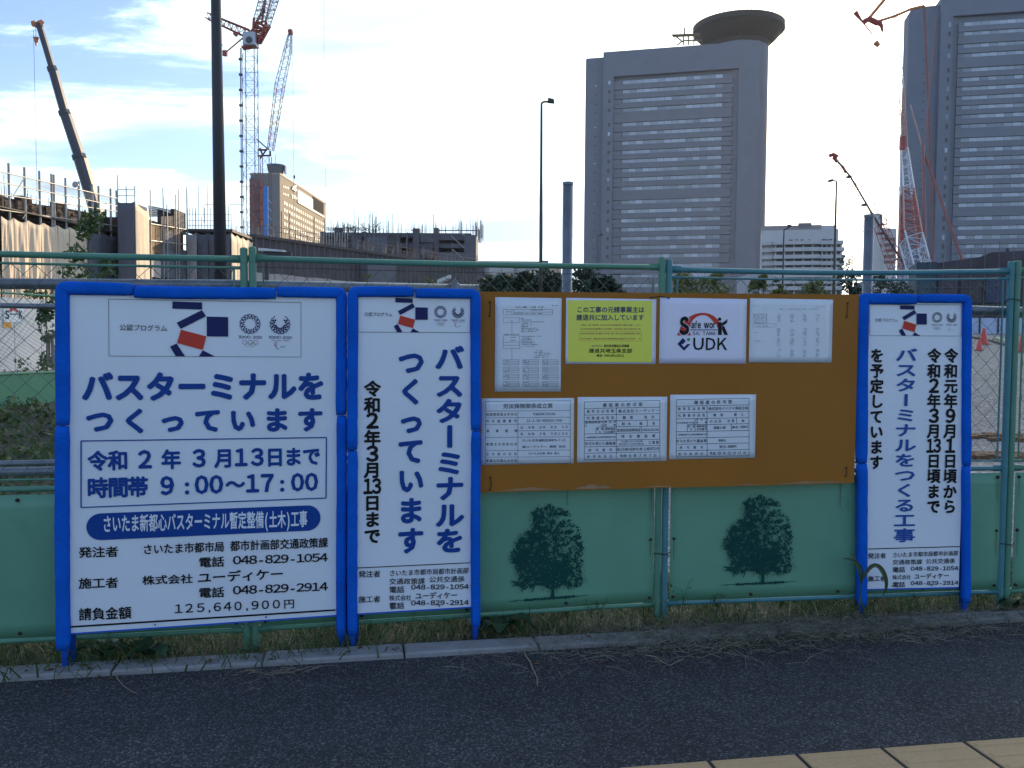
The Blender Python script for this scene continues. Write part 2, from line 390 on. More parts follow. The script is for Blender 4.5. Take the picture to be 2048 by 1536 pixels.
def sign(label, g0, g1, face, pads, legs, seed, off=0.0):
    pl = Pl(G(*g0), G(*g1), off); root = thing('sign_board', label, 'sign', pl.M)
    f = [pl.uv(*p) for p in face]; x0 = (f[0][0]+f[3][0])/2; x1 = (f[1][0]+f[2][0])/2; yt = (f[0][1]+f[1][1])/2; yb = (f[2][1]+f[3][1])/2
    face_o = MB().box(x0-.012, x1+.012, yb, yt+.02, -.004, 0.0).build('face_sheet', M_white, root)
    MB().box(x0-.01, x1+.01, yb-.006, yb-.001, -.022, .002).build('bottom_edge', M_bluep, root); MB().box(x0-.01, x1+.01, yb, yb+.03, -.022, -.005).build('back_frame', M_bluep, root)
    MB().box(x0-.01, x1+.01, yt+.0, yt+.03, -.022, -.005).build('back_frame', M_bluep, root)
    for k, (pts, w) in enumerate(pads): pad(root, [pl.uv(*p) for p in pts], w=w, seed=seed*10+k, z=.004 if k == 9 else 0)
    for (a, b) in legs:
        p = pl.uv(*a); q = pl.uv(*b); zb = 0
        MB().tube([(p[0], p[1]+.15, 0), (q[0], max(0.0, q[1]), 0)], .0135, 12).build('leg', M_bluep, root, smooth=True)
    for (a, b) in legs:                # rear stays
        q = pl.uv(*b); MB().tube([(q[0]+.012, .9, -.02), (q[0]+.018, .01, -.055)], .0125, 10).build('rear_stay', M_bluep, root, smooth=True)
    for fx in (.3, .72):
        MB().tube([(x0+(x1-x0)*fx, yb+.012, 0), (x0+(x1-x0)*fx, yb+.012, .004)], .004, 8).build('screw', M_galv, root)
    return face_o, pl, (x0, x1, yt, yb)

def sign_big():
    root, pl, f = sign('large white notice board in blue foam padding, widest of the three', (125, 1342), (683, 1298),
        [(137, 583), (673, 591), (671, 1231), (138, 1265)],
        [([(126, 850), (126, 576), (267, 579)], .054), ([(269, 584), (552, 587)], .052), ([(554, 583), (683, 585), (682, 830)], .048),
         ([(125, 852), (127, 1298)], .056), ([(683, 832), (683, 1271)], .045)],
        [((127, 1290), (131, 1340)), ((683, 1265), (684, 1298))], 1)
    emblem_block(root, pl, [(217, 598), (602, 605), (602, 714), (218, 712)])
    L = lambda *a, **k: line(root, pl, *a, **k)
    L('バスターミナルを', 162, 774, 651, 772, 57, M_blue, .048)
    L('つくっています', 171, 842, 648, 839, 49, M_blue, .048, centers=[200, 271, 345, 416, 485, 553, 620], fillx=.118)
    strokes(root, pl, [(162, 882, 653, 875), (653, 875, 652, 996), (652, 996, 162, 1015), (162, 1015, 162, 882)], 2.6, M_blue)
    c = lambda *v: [100+x/3.413 for x in v]
    L('令和2年3月13日まで', 176, 922, 640, 912, 38, M_blue, .040, centers=c(326, 465, 648, 827, 1017, 1188, 1305, 1415, 1535, 1660, 1785), fillx=.085)
    L('時間帯9:00～17:00', 176, 976, 640, 964, 39, M_blue, .040, centers=c(325, 465, 600, 800, 935, 1035, 1135, 1265, 1383, 1483, 1585, 1690, 1785), fillx=.088)
    # pill
    a = pl.uv(173, 1052); b = pl.uv(641, 1037); r = (pl.uv(300, 1020)[1]-pl.uv(300, 1073)[1])/2; cy = (a[1]+b[1])/2
    pts = [(a[0]+r+math.cos(t)*r, cy+math.sin(t)*r) for t in [math.pi/2+math.pi*i/16 for i in range(17)]]+[(b[0]-r+math.cos(t)*r, cy+math.sin(t)*r) for t in [-math.pi/2+math.pi*i/16 for i in range(17)]]
    mb = MB(); mb.quad(*[(x, y, .003) for x, y in pts]); mb.build('print_shape', M_blue, root)
    L('さいたま新都心バスターミナル暫定整備(土木)工事', 205, 1048, 615, 1037, 34, M_white, .022, z=.0045)
    L('発注者', 157, 1105, 237, 1103, 21, M_black, .022); L('さいたま市都市局', 285, 1099, 449, 1093, 20, M_black, .022); L('都市計画部交通政策課', 460, 1092, 656, 1085, 20, M_black, .022)
    L('電話', 397, 1125, 449, 1123, 20, M_black, .022); L('048-829-1054', 466, 1121, 655, 1115, 18, M_black, .022)
    L('施工者', 157, 1167, 237, 1165, 21, M_black, .022); L('株式会社', 284, 1161, 386, 1157, 18, M_black, .022); L('ユーディケー', 394, 1156, 568, 1147, 22, M_black, .022)
    L('電話', 397, 1186, 449, 1184, 20, M_black, .022); L('048-829-2914', 466, 1181, 655, 1173, 18, M_black, .022)
    L('請負金額', 157, 1229, 263, 1225, 24, M_black, .022)
    L('125,640,900円', 352, 1218, 592, 1207, 19, M_black, .016, centers=c(878, 950, 1028, 1088, 1142, 1212, 1283, 1345, 1400, 1470, 1545, 1632), fillx=.10)
    strokes(root, pl, [(139, 1254, 671, 1220)], 4, M_black)
VY2 = [716, 771, 822, 873, 926, 976.5, 1030, 1081]
def lower(L, x0, xa, xb, ys):
    (y1a, y1b), (y2a, y2b), (y3a, y3b), (y4a, y4b), (y5a, y5b), dx = ys
    L('発注者', x0, y1a+2, x0+44*dx, y1a+1, 13*dx, M_black, .018); L('さいたま市都市局都市計画部', xa, y1a, xb, y1b, 12*dx, M_black, .012)
    L('交通政策課', xa, y2a, xa+72*dx, y2a-1, 12*dx, M_black, .012); L('公共交通係', xa+80*dx, y2b+1, xb-8*dx, y2b, 12*dx, M_black, .012)
    L('電話', xa, y3a, xa+31*dx, y3a-.5, 13*dx, M_black, .018); L('048-829-1054', xa+44*dx, y3b+1, xb, y3b, 10.5*dx, M_black, .022)
    L('施工者', x0, y4a+3, x0+44*dx, y4a+2, 13*dx, M_black, .018); L('株式会社', xa, y4a, xa+45*dx, y4a-.5, 11*dx, M_black, .008); L('ユーディケー', xa+52*dx, y4b+2, xb-22*dx, y4b, 13*dx, M_black, .022)
    L('電話', xa, y5a, xa+31*dx, y5a-.5, 13*dx, M_black, .018); L('048-829-2914', xa+44*dx, y5b+1, xb, y5b, 10.5*dx, M_black, .022)
def sign_mid():
    root, pl, f = sign('tall narrow white notice in blue foam, left of the brown board', (705, 1300), (950, 1283),
        [(714, 592), (943, 594.5), (940, 1214), (715, 1226)],
        [([(705, 900), (705, 583), (827, 584)], .047), ([(831, 587), (951, 588), (951, 860)], .045), ([(705, 902), (705, 1268)], .046), ([(951, 862), (951, 1252)], .043)],
        [((705, 1265), (705, 1300)), ((950, 1248), (950, 1283))], 2)
    emblem_block(root, pl, [(716.5, 592.5), (941, 597), (940, 665), (716.5, 664)])
    column(root, pl, 'バスターミナルを', 899, 0, 899.7, VY2, 56, 49, M_blue, .044)
    column(root, pl, 'つくっています', 823, 0, 821, [724, 783, 842, 902, 961, 1021, 1081], 52, 52, M_blue, .044)
    column(root, pl, ['令', '和', '2', '年', '3', '月', '13', '日', 'ま', 'で'], 745, 0, 744.5, [777, 810, 842, 876, 908, 940, 973, 1006, 1039, 1072], 32, 31, M_black, .040)
    strokes(root, pl, [(715, 1136, 940, 1125.5)], 1.8, M_black)
    lower(lambda *a, **k: line(root, pl, *a, **k), 717, 778, 937.5, [(1146.5, 1141), (1163, 1158), (1179.5, 1173.5), (1196, 1190), (1211.6, 1205), 1.0])
def sign_right():
    root, pl, f = sign('tall narrow white notice in blue foam, right of the brown board', (1722, 1235), (1918, 1230),
        [(1738, 604), (1924, 604.5), (1920, 1172.5), (1735, 1179)],
        [([(1722, 925), (1725, 597), (1831, 598)], .054), ([(1833, 597), (1932, 598), (1931, 930)], .044), ([(1723, 927), (1723, 1211)], .049), ([(1930, 932), (1930, 1204)], .042)],
        [((1723, 1208), (1723, 1241)), ((1929, 1200), (1928, 1234))], 3)
    emblem_block(root, pl, [(1740, 609), (1923.5, 609.5), (1923, 672), (1740, 671)], soft=True)
    ys = [711, 742, 772, 802, 832, 862, 892, 922, 952, 983, 1013]
    column(root, pl, ['令', '和', '元', '年', '9', '月', '1', '日', '頃', 'か', 'ら'], 1902.5, 0, 1899.5, ys, 26, 28, M_black, .038)
    column(root, pl, ['令', '和', '2', '年', '3', '月', '13', '日', '頃', 'ま', 'で'], 1868.7, 0, 1867, ys, 26, 28, M_black, .038)
    column(root, pl, 'バスターミナルをつくる工事', 1813, 0, 1809, [710+30.05*i for i in range(13)], 42, 27, M_blue2, .028)
    column(root, pl, 'を予定しています', 1754.5, 0, 1752.5, [711+30.5*i for i in range(8)], 26, 28, M_black, .038)
    strokes(root, pl, [(1736, 1098, 1920, 1093)], 1.6, M_black)
    lower(lambda *a, **k: line(root, pl, *a, **k), 1736, 1785, 1917, [(1110, 1106), (1124.5, 1121.6), (1139.5, 1136.5), (1154.6, 1151), (1169.5, 1165.5), .83])
sign_big(); sign_mid(); sign_right()

# ---------------------------------------------------------------- guard fence
PA = Vector((-3.02, 3.44, 0)); PB = Vector((-1.155, 3.765, 0)); PC = Vector((.742, 4.185, 0)); PD = Vector((2.585, 4.44, 0)); PE = Vector((4.43, 4.70, 0))
def bolt(mb, x, y, z=.010): mb.tube([(x, y, z-.006), (x, y, z)], .0085, 10, r2=.006)
def tree_mask():
    rng = np.random.default_rng(5); W, Hh = 190, 205
    out = [(600,330),(560,350),(480,385),(470,420),(485,530),(410,555),(330,625),(352,680),(300,770),(358,815),(362,880),(400,905),(340,945),(390,990),(450,960),(500,990),(570,980),(630,1003),(680,1000),(700,985),(790,1000),(870,985),(908,940),(880,885),(895,820),(888,740),(905,690),(885,620),(880,560),(850,500),(800,470),(790,410),(740,370),(660,345)]
    out = [((x-280)/660*W, (y-325)/765*Hh) for x, y in out]
    xs, ys = np.meshgrid(np.arange(W)+.5, np.arange(Hh)+.5)
    ins = np.zeros(xs.shape, bool); dist = np.full(xs.shape, 1e9); n = len(out)
    for i in range(n):
        (xa, ya), (xb, yb) = out[i], out[(i+1) % n]
        ins ^= ((ya > ys) != (yb > ys)) & (xs < (xb-xa)*(ys-ya)/(yb-ya+1e-9)+xa)
        t = np.clip(((xs-xa)*(xb-xa)+(ys-ya)*(yb-ya))/((xb-xa)**2+(yb-ya)**2+1e-9), 0, 1)
        dist = np.minimum(dist, np.hypot(xs-xa-t*(xb-xa), ys-ya-t*(yb-ya)))
    sd = np.where(ins, dist, -dist)
    def vn(sc):
        g = rng.random((int(Hh/sc)+3, int(W/sc)+3)); X = xs/sc; Y = ys/sc; i = X.astype(int); j = Y.astype(int); u = X-i; v = Y-j
        u = u*u*(3-2*u); v = v*v*(3-2*v)
        return (g[j, i]*(1-u)+g[j, i+1]*u)*(1-v)+(g[j+1, i]*(1-u)+g[j+1, i+1]*u)*v-.5
    f = np.clip(sd/10, -2, .42)+vn(2.3)*1.9+vn(4.5)*1.3+vn(11)*.8
    hl = ((xs-W*.52)/W*1.1-(ys-Hh*.38)/Hh*.7); f -= np.clip(hl, -.3, .55)*.8
    m = f > .15
    tx = W*.555; m |= (np.abs(xs-tx+(ys-Hh*.9)*.02) < 3.3+np.clip((ys-Hh*.93)*.18, 0, 3)) & (ys > Hh*.66) & (ys < Hh*.975)
    for a, b, c, d in ((.56, .78, .30, .60), (.56, .74, .80, .58), (.56, .84, .36, .76), (.565, .88, .80, .80), (.555, .66, .58, .35)):
        t = np.clip(((xs-a*W)*(c-a)*W+(ys-b*Hh)*(d-b)*Hh)/(((c-a)*W)**2+((d-b)*Hh)**2), 0, 1)
        m |= np.hypot(xs-W*(a+t*(c-a)), ys-Hh*(b+t*(d-b))) < 1.5*(1-t*.6)
    gl = Hh*.985-(xs/W-.5)*2.6
    m |= (np.abs(ys-gl) < np.where((xs > W*.2) & (xs < W*.83), 2.2+vn(3)*2.4, .55)) & (xs > 2) & (xs < W-2)
    return m
TM = tree_mask()
def tree_print(root, x0, x1, y0, y1, z):
    Hh, W = TM.shape; mb = MB(); sx = (x1-x0)/W; sy = (y1-y0)/Hh
    for j in range(Hh):
        i = 0; r = TM[j]
        while i < W:
            if r[i]:
                k = i
                while k < W and r[k]: k += 1
                a, b = x0+i*sx, x0+k*sx; t = y1-j*sy
                mb.quad((a, t-sy, z), (b, t-sy, z), (b, t, z), (a, t, z)); i = k
            i += 1
    return mb.build('tree_print', M_print, root)
def guard_fence(label, P0, P1, h0, h1, m, prints=(), bolts=(), wire_top=False, sag=0.0, seed=1, x0lim=0.02, tilt=0.0):
    rnd = random.Random(seed)
    pl = Pl(P0, P1); W = pl.L-.002; root = thing('guard_fence', label, 'fence', pl.M, 'green guard fence panels in a row')
    H = lambda x: h0+(h1-h0)*x/W
    g = .0175
    for x in (g, W-g):
        h = H(x); mb = MB(); mb.tube([(x, 0.0, 0), (x, h-.004, 0)], .0165, 14); mb.tube([(x, h-.004, 0), (x, h, 0)], .0165, 14, r2=.012)
        for y in (h-.05, .74, .095): mb.tube([(x, y-.016, 0), (x, y+.016, 0)], .0185, 14)
        mb.build('post', m, root, smooth=False)
    def rail(y, r, nm, s=0.0, x0=g+.016, x1=None, z=0):
        x1 = x1 or W-g-.016; pts = [(x0+(x1-x0)*i/14, y(x0+(x1-x0)*i/14)-s*math.sin(math.pi*i/14), z) for i in range(15)]
        mb = MB(); mb.tube(pts, r, 10); 
        mb.box(x0-.012, x0+.045, y(x0)-r*1.25, y(x0)+r*1.25, -.006, .006); mb.box(x1-.045, x1+.012, y(x1)-r*1.25, y(x1)+r*1.25, -.006, .006)
        return mb.build(nm, m, root, smooth=True)
    rail(lambda x: H(x)-.050, .0135, 'top_rail', sag); rail(lambda x: .745, .0125, 'middle_rail'); rail(lambda x: .095, .012, 'bottom_rail')
    yt = lambda x: H(x)-.088
    if wire_top: MB().tube([(g, yt(0), .004), (W/2, yt(W/2)-.006, .004), (W-g, yt(W), .004)], .0014, 5).build('stretcher_wire', M_wire, root)
    else: rail(yt, .0055, 'mesh_rail', sag*.8)
    rail(lambda x: .785, .0045, 'mesh_rail')
    for x in (g+.042, W-g-.042): 
        mb = MB(); mb.tube([(x, .785, 0), (x+rnd.uniform(-.006, .006), 1.3, .002), (x, yt(x), 0)], .005 if not wire_top else .0025, 6); mb.build('mesh_side_rod', m, root)
    # chain link: zigzag wires, bent out of plane where they cross
    mb = MB(); dw, dh = .092, .088; y0, y1 = .787, min(yt(0), yt(W))-.002; xa, xb = g+.045, W-g-.045
    nz = int((y1-y0)/(dh/2)); k = 0; x = xa-dw/2
    while x < xb+dw/2:
        for sgn in (1,):
            pts = []
            for i in range(nz+1):
                px_ = x+(dw/2 if (i+k) % 2 else 0)+rnd.uniform(-.003, .003); pts.append((min(max(px_, xa), xb), y0+(y1-y0)*i/nz+rnd.uniform(-.002, .002), .0018*(1 if i % 2 else -1)))
            mb.tube(pts, .00165, 4, cap=False)
        x += dw/2; k += 1
    tag(mb.build('chain_link_mesh', M_mesh, root), kind='stuff')
    # sheet panel, slightly buckled
    nx, ny = 30, 10; vs = []; fs = []; xl, xr, yl, yh = g+.024, W-g-.024, .108, .722
    for j in range(ny+1):
        for i in range(nx+1):
            u, v = i/nx, j/ny; b = .0035*math.sin(u*5.1+seed)*math.sin(v*math.pi)+.002*math.sin(u*13+v*4)
            vs.append((xl+(xr-xl)*u, yl+(yh-yl)*v, .009+b))
    for j in range(ny):
        for i in range(nx): a = j*(nx+1)+i; fs.append((a, a+1, a+nx+2, a+nx+1))
    sh = MB(); sh.add(vs, fs); so_ = sh.build('sheet_panel', M_panel, root, smooth=True)
    md = so_.modifiers.new('thickness', 'SOLIDIFY'); md.thickness = .0015; md.offset = -1
    for p in prints: tree_print(so_, *p)
    bx = [xl+.018, xr-.018]
    pos = [(x, y) for x in bx for y in (.70, .42, .13)]+[(W*f, y) for f in (.25, .5, .75) for y in (.70, .128)]
    pos += list(bolts)
    for (x, y) in pos:
        mb = MB(); mb.tube([(x, y, .008), (x, y, .018)], .0085, 10, r2=.0065); mb.build('bolt', M_rust, root)
        if y > .2 and rnd.random() < .8:
            l = rnd.uniform(.08, .22); mb = MB(); mb.quad((x-.0012, y-l, .0152), (x+.0012, y-l, .0152), (x+.002, y-.008, .0152), (x-.002, y-.008, .0152)); mb.build('rust_run', M_streak, root)
    return root, pl
def prange(P0, P1, a, b):
    pl = Pl(P0, P1); p = pl.uv(*a, .0165); q = pl.uv(*b, .0165); return p[0], q[0], q[1], p[1], .0165
guard_fence('green guard fence panel at far left, its sheet mostly behind the large sign board', PA, PB, 1.79, 1.785, M_green, seed=1, sag=.004)
guard_fence('green guard fence panel behind the left half of the brown board, with dark tree', PB, PC, 1.79, 1.80, M_green, prints=[prange(PB, PC, (1017, 1010), (1176, 1195))], wire_top=True, sag=.006, seed=2)
guard_fence('bluish green guard fence panel behind the right half of the brown board', PC, PD, 1.79, 1.815, M_blueg, prints=[prange(PC, PD, (1444, 990), (1593, 1167))], sag=.012, seed=3)
guard_fence('green guard fence panel at the right edge, mostly out of the picture', PD, PE, 1.82, 1.8, M_green, seed=4)
def tie(P, h, label, m=M_rust):
    o = thing('wire_tie', label, 'wire tie', (P.x, P.y, h), 'wire ties round the fence posts')
    pts = [(.040*math.cos(a), .024*math.sin(a)-.004, .006*math.sin(a*2)+.004*a) for a in [2*math.pi*i/18 for i in range(19)]]
    MB().tube(pts, .0022, 5).build('wire', m, o)
tie(PC, .33, 'dark wire looped round the two posts under the brown board'); tie(PD, .33, 'dark wire looped low round the two posts at the right'); tie(PD, 1.60, 'rusty wire looped high round the two posts at the right')

# ---------------------------------------------------------------- brown notice board with its papers
plB = Pl(PB, PC, .050); plC = Pl(PC, PD, .050)
def on(pl, px, py):
    u = pl.uv(px, py); w = pl.w(u[0], u[1]); return w
w0 = on(plB, 958, 985); w1 = on(plC, 1712, 966)
PLN = Pl(w0, w1, .008)
def pv(x, y, z=0): return PLN.uv(x, y, z)
def board():
    root = thing('notice_board', 'orange-brown painted plywood board tied across the fence, carrying seven papers', 'notice board', PLN.M)
    c = [pv(958, 583), pv(1714, 589), pv(1712, 966), pv(958, 985)]
    xl, xr = (c[0][0]+c[3][0])/2, (c[1][0]+c[2][0])/2; mb = MB()
    c = [(xl, c[3][1]), (xr, c[2][1]), (xr, c[1][1]), (xl, c[0][1])]; mb.prism(c, -.009, 0); mb.build('panel', M_board, root)
    rnd = random.Random(4)
    for (a, b, h) in ((1000, 1120, 6), (1150, 1222, 9), (1290, 1345, 3), (1475, 1515, 3), (1555, 1690, 5)):   # peeled paint at the bottom edge
        n = 14; yb = lambda x: 983-(x-960)*.0245
        pts = [(a+(b-a)*i/n, yb(a)+0 if False else yb(a+(b-a)*i/n)) for i in range(n+1)]+[(b-(b-a)*i/n, yb(b-(b-a)*i/n)-h*(.25+.75*math.sin(math.pi*i/n))*rnd.uniform(.5, 1.1)) for i in range(n+1)]
        shape(root, PLN, pts, M_patch, z=.0008, name='peeled_patch')
    for pts in (((980, 604), (981, 618), (979, 632)), ((1302, 595), (1320, 592), (1338, 596)), ((1696, 606), (1695, 620), (1694, 634)), ((981, 955), (983, 968), (980, 980)), ((1693, 935), (1694, 945), (1692, 952))):
        P3 = [(*pv(x, y, .004), .004) for x, y in pts]; mb = MB(); mb.tube([(P3[0][0], P3[0][1], -.008)]+P3+[(P3[-1][0], P3[-1][1], -.008)], .0017, 6)
        for q in (P3[0], P3[-1]): mb.tube([(q[0]-.004, q[1], .003), (q[0]+.004, q[1], .003)], .0035, 6)
        mb.build('tie_wire', M_wire, root)
board()
def paper(label, q, m, cat='paper notice'):
    """q: seen corners tl,tr,br,bl"""
    c = [pv(*p, .003) for p in q]; x = [p[0] for p in c]; y = [p[1] for p in c]
    root = thing('paper_notice', label, cat, PLN.M, 'papers posted on the brown board')
    x0, x1, y1, y0 = (x[0]+x[3])/2, (x[1]+x[2])/2, (y[0]+y[1])/2, (y[2]+y[3])/2
    n = 10; mb = MB(); vs = []; fs = []
    z = lambda u, v: .0022+.0004*math.sin(u*7+v*3)
    for j in range(n+1):
        for i in range(n+1): vs.append((x0+(x1-x0)*i/n, y0+(y1-y0)*j/n, z(i/n, j/n)))
    for j in range(n):
        for i in range(n): a = j*(n+1)+i; fs.append((a, a+1, a+n+2, a+n+1))
    mb.add(vs, fs); o = mb.build('sheet', m, root, smooth=True); sd = o.modifiers.new('t', 'SOLIDIFY'); sd.thickness = .0006; sd.offset = -1
    return o
def papers():
    Z = .0034
    # --- organisation chart
    r = paper('tall white A4 chart paper at top left of the brown board, with faint boxes', [(989, 594.5), (1123, 596), (1122, 783), (991, 783.5)], M_paper)
    q = lambda x, y: (950+x/5.12, 570+y/5.12); S = []
    box = lambda a, b, c, d: [(*q(a, b), *q(c, b)), (*q(c, b), *q(c, d)), (*q(c, d), *q(a, d)), (*q(a, d), *q(a, b))]
    S += box(290, 250, 795, 305)+box(290, 335, 455, 385)+box(290, 515, 458, 650)+[(*q(378, 385), *q(378, 500)), (*q(378, 650), *q(378, 762)), (*q(395, 250), *q(395, 305)), (*q(395, 278), *q(795, 278)), (*q(290, 585), *q(458, 585)), (*q(290, 617), *q(458, 617))]
    for yy in (765, 840, 912, 988):
        for xx in (290, 490, 688): S += box(xx, yy, xx+160, yy+52)+[(*q(xx+55, yy), *q(xx+55, yy+52)), (*q(xx+55, yy+18), *q(xx+160, yy+18)), (*q(xx+55, yy+35), *q(xx+160, yy+35))]
    strokes(r, PLN, S, .5, M_grey_ink, Z)
    rnd = random.Random(3)
    def ticks(root, rows, mm, hpx=2.2, z=Z, dens=.8):
        mb = MB(); k = 0
        for x0, x1, y, f in rows:
            x = x0
            while x < x1:
                w = rnd.uniform(.9, 2.1)
                if rnd.random() < dens:
                    h = hpx*rnd.uniform(.5, 1)/2; a = PLN.uv(*f(x, y), z); b = PLN.uv(f(x, y)[0]+w, f(x, y)[1], z); hh = abs(PLN.uv(f(x, y)[0], f(x, y)[1]-h, z)[1]-a[1])
                    mb.quad((a[0], a[1]-hh, z+2e-4), (b[0], a[1]-hh, z+2e-4), (b[0], a[1]+hh, z+2e-4), (a[0], a[1]+hh, z+2e-4))
                x += (w+.7)*5.12
        mb.build('small_print', mm, root)
    rows = [(418, 700, 226, q)]; ticks(r, rows, M_black, 3)
    rows = [(780, 845, 210, q), (320, 370, 275, q), (575, 690, 256, q), (410, 690, 292, q), (365, 410, 368, q), (470, 500, 343, q), (300, 445, 505, q), (365, 410, 535, q), (365, 410, 567, q), (605, 680, 672, q)]
    rows += [(475, 475+w, y, q) for y, w in ((358, 105), (377, 230), (395, 100), (411, 105), (426, 75), (443, 160), (460, 180), (477, 140), (525, 220), (543, 95), (559, 110), (575, 150), (592, 155), (609, 170), (627, 130))]
    rows += [(605, 605+w, y, q) for y, w in ((689, 140), (706, 185), (722, 130), (740, 145))]
    rows += [(xx+8, xx+45, yy+d, q) for yy in (765, 840, 912, 988) for xx in (290, 490, 688) for d in (12, 28, 42)]
    ticks(r, rows, M_grey_ink, 1.6)
    # --- yellow
    r = paper('yellow printed notice with a white margin, second in the top row of the brown board', [(1131.6, 596), (1313, 598), (1311, 728), (1131.5, 728)], M_paper2)
    shape(r, PLN, [q(950, 155), q(1818, 160), q(1812, 792), q(952, 785)], M_yellow, .0030)
    l = lambda s, x0, x1, y, h, m, b=.012, **k: line(r, PLN, s, *q(x0, y), *q(x1, y+1), h/5.12, m, b, z=Z, **k)
    l('この工事の元請事業主は', 1040, 1735, 252, 60, M_grey_ink, .034); l('建退共に加入しています', 1036, 1732, 332, 60, M_grey_ink, .034)
    ticks(r, [(1080, 1690, y, q) for y in (410, 450, 498, 550)], M_brown_ink, 3.4, dens=.9)
    strokes(r, PLN, [(*q(1068, 478), *q(1705, 478)), (*q(1068, 572), *q(1705, 572)), (*q(1068, 478), *q(1068, 572)), (*q(1705, 478), *q(1705, 572))], .5, M_brown_ink, Z)
    l('独立行政法人', 1195, 1308, 623, 20, M_grey_ink, .01); l('勤労者退職金共済機構', 1320, 1578, 623, 28, M_black, .02)
    l('建退共埼玉県支部', 1165, 1610, 673, 45, M_black, .02); l('電話 048(861)8111', 1243, 1528, 722, 25, M_black, .022)
    # --- safety logo
    r = paper('white paper with red and black Safe work emblem, third in the top row', [(1319, 596.7), (1493.8, 596.7), (1491.8, 727), (1319.5, 727.5)], M_paper2)
    p = lambda x, y: (1300+x/4.876, 570+y/4.876)
    arc = [(263, 492), (300, 405), (335, 352), (380, 312), (440, 282), (490, 272), (530, 271), (575, 279), (620, 300), (660, 335), (690, 385), (655, 415), (648, 378), (630, 372), (590, 325), (560, 303), (530, 292), (490, 296), (455, 310), (425, 335), (400, 370), (388, 420), (388, 455), (400, 492)]
    mb = MB(); n = len(arc); hlf = n//2
    A = [(*PLN.uv(*p(*a), Z), Z) for a in arc]
    for i in range(hlf-1): mb.quad(A[n-1-i], A[n-2-i], A[i+1], A[i])
    mb.build('print_shape', M_red, r)
    l = lambda s, x0, x1, y, h, m, b=.012, **k: line(r, PLN, s, *p(x0, y), *p(x1, y), h/4.876, m, b, **k)
    def big(s, x0, x1, y0, y1, mm, b, z):
        vs, fs = glyph(s, b); xs = [v[0] for v in vs]; ys = [v[1] for v in vs]; a = PLN.uv(*p(x0, y1), z); c = PLN.uv(*p(x1, y0), z)
        mb = MB(); mb.add([(a[0]+(x-min(xs))/(max(xs)-min(xs))*(c[0]-a[0]), a[1]+(y-min(ys))/(max(ys)-min(ys))*(c[1]-a[1]), z+_) for x, y, _ in vs], fs); mb.build('lettering', mm, r)
    big('S', 278, 392, 298, 498, M_paper2, .062, .0042); big('S', 284, 385, 306, 490, M_black, .05, .0048)
    x = 402
    for ch, w in (('a', 36), ('f', 26), ('e', 36)): big(ch, x, x+w-3, 368 if ch != 'f' else 350, 423, M_black, .03, .0048); x += w
    x = 527
    for ch, w in (('w', 52), ('o', 38), ('r', 28)): big(ch, x, x+w-3, 368, 423, M_black, .03, .0048); x += w
    strokes(r, PLN, [(*p(392, 437), *p(655, 437))], 1.4, M_navy, .0045)
    for i, ch in enumerate('SAITAMA'): big(ch, 414+i*33, 414+i*33+(29 if ch != 'I' else 8), 453, 489, M_black, .004, .0048)
    mb = MB(); c = PLN.uv(*p(680, 333), .0048); ring(mb, *c, 0, 17/4.876*.0024, .0048, n=16)
    for pts in (((664, 362), (700, 362), (700, 487), (664, 487)), ((702, 372), (760, 331), (748, 372), (702, 402)), ((702, 405), (722, 398), (762, 487), (726, 487), (702, 432))):
        mb.quad(*[(*PLN.uv(*p(*a), .0048), .0048) for a in reversed(pts)])
    mb.build('print_shape', M_black, r)
    for ch, a, b in (('U', 421, 525), ('D', 545, 640), ('K', 657, 752)): big(ch, a, b, 515, 634, M_black, .018, .0042)
    mb = MB()
    for pts in (((268, 575), (320, 516), (338, 535), (304, 575), (332, 608), (332, 640)), ((332, 608), (366, 575), (395, 578), (332, 640)), ((338, 535), (350, 548), (322, 576), (304, 575))):
        mb.quad(*[(*PLN.uv(*p(*a), .0042), .0042) for a in reversed(pts)])
    mb.build('print_shape', M_navy, r); shape(r, PLN, [p(362, 517), p(390, 517), p(390, 545), p(362, 545)], M_green_ink, .0042)
    # --- faint form
    r = paper('white paper with very faint small print, rightmost in the top row of the brown board', [(1500, 597.7), (1665.7, 598), (1664, 724), (1498, 726)], M_paper)
    rows = [(1010, 1060, 205, p), (1110, 1170, 232, p), (1255, 1630, 235, p), (1620, 1700, 212, p), (1030, 1160, 400, p), (1015, 1110, 547, p), (1015, 1060, 465, p)]
    rows += [(xx, xx+28, yy+d, p) for xx in (1240, 1370, 1495, 1620) for yy in (290, 425, 520, 630) for d in range(0, 75, 11)]
    rows += [(1015, 1140, 290+d, p) for d in range(0, 90, 12)]
    ticks(r, rows, M_thin, 1.6, dens=.7)
    b4 = lambda a, b, c, d: [(*p(a, b), *p(c, b)), (*p(c, b), *p(c, d)), (*p(c, d), *p(a, d)), (*p(a, d), *p(a, b))]
    strokes(r, PLN, b4(1008, 282, 1138, 378)+b4(1008, 378, 1228, 410), .5, M_thin, Z)
    # --- the three tables
    def table(lab, corners, f, xl, xr, xc, rows, extra, texts, tw=.7):
        r = paper(lab, corners, M_paper); S = [(*f(xl, rows[0]), *f(xr, rows[0])), (*f(xr, rows[0]), *f(xr, rows[-1])), (*f(xr, rows[-1]), *f(xl, rows[-1])), (*f(xl, rows[-1]), *f(xl, rows[0]))]
        S += [(*f(xl, y), *f(xr, y)) for y in rows[1:-1]]+[(*f(xc, rows[1]), *f(xc, rows[-1]))]
        S += [(*f(a, b), *f(c, d)) for a, b, c, d in extra]
        strokes(r, PLN, S, tw, M_grey_ink, Z)
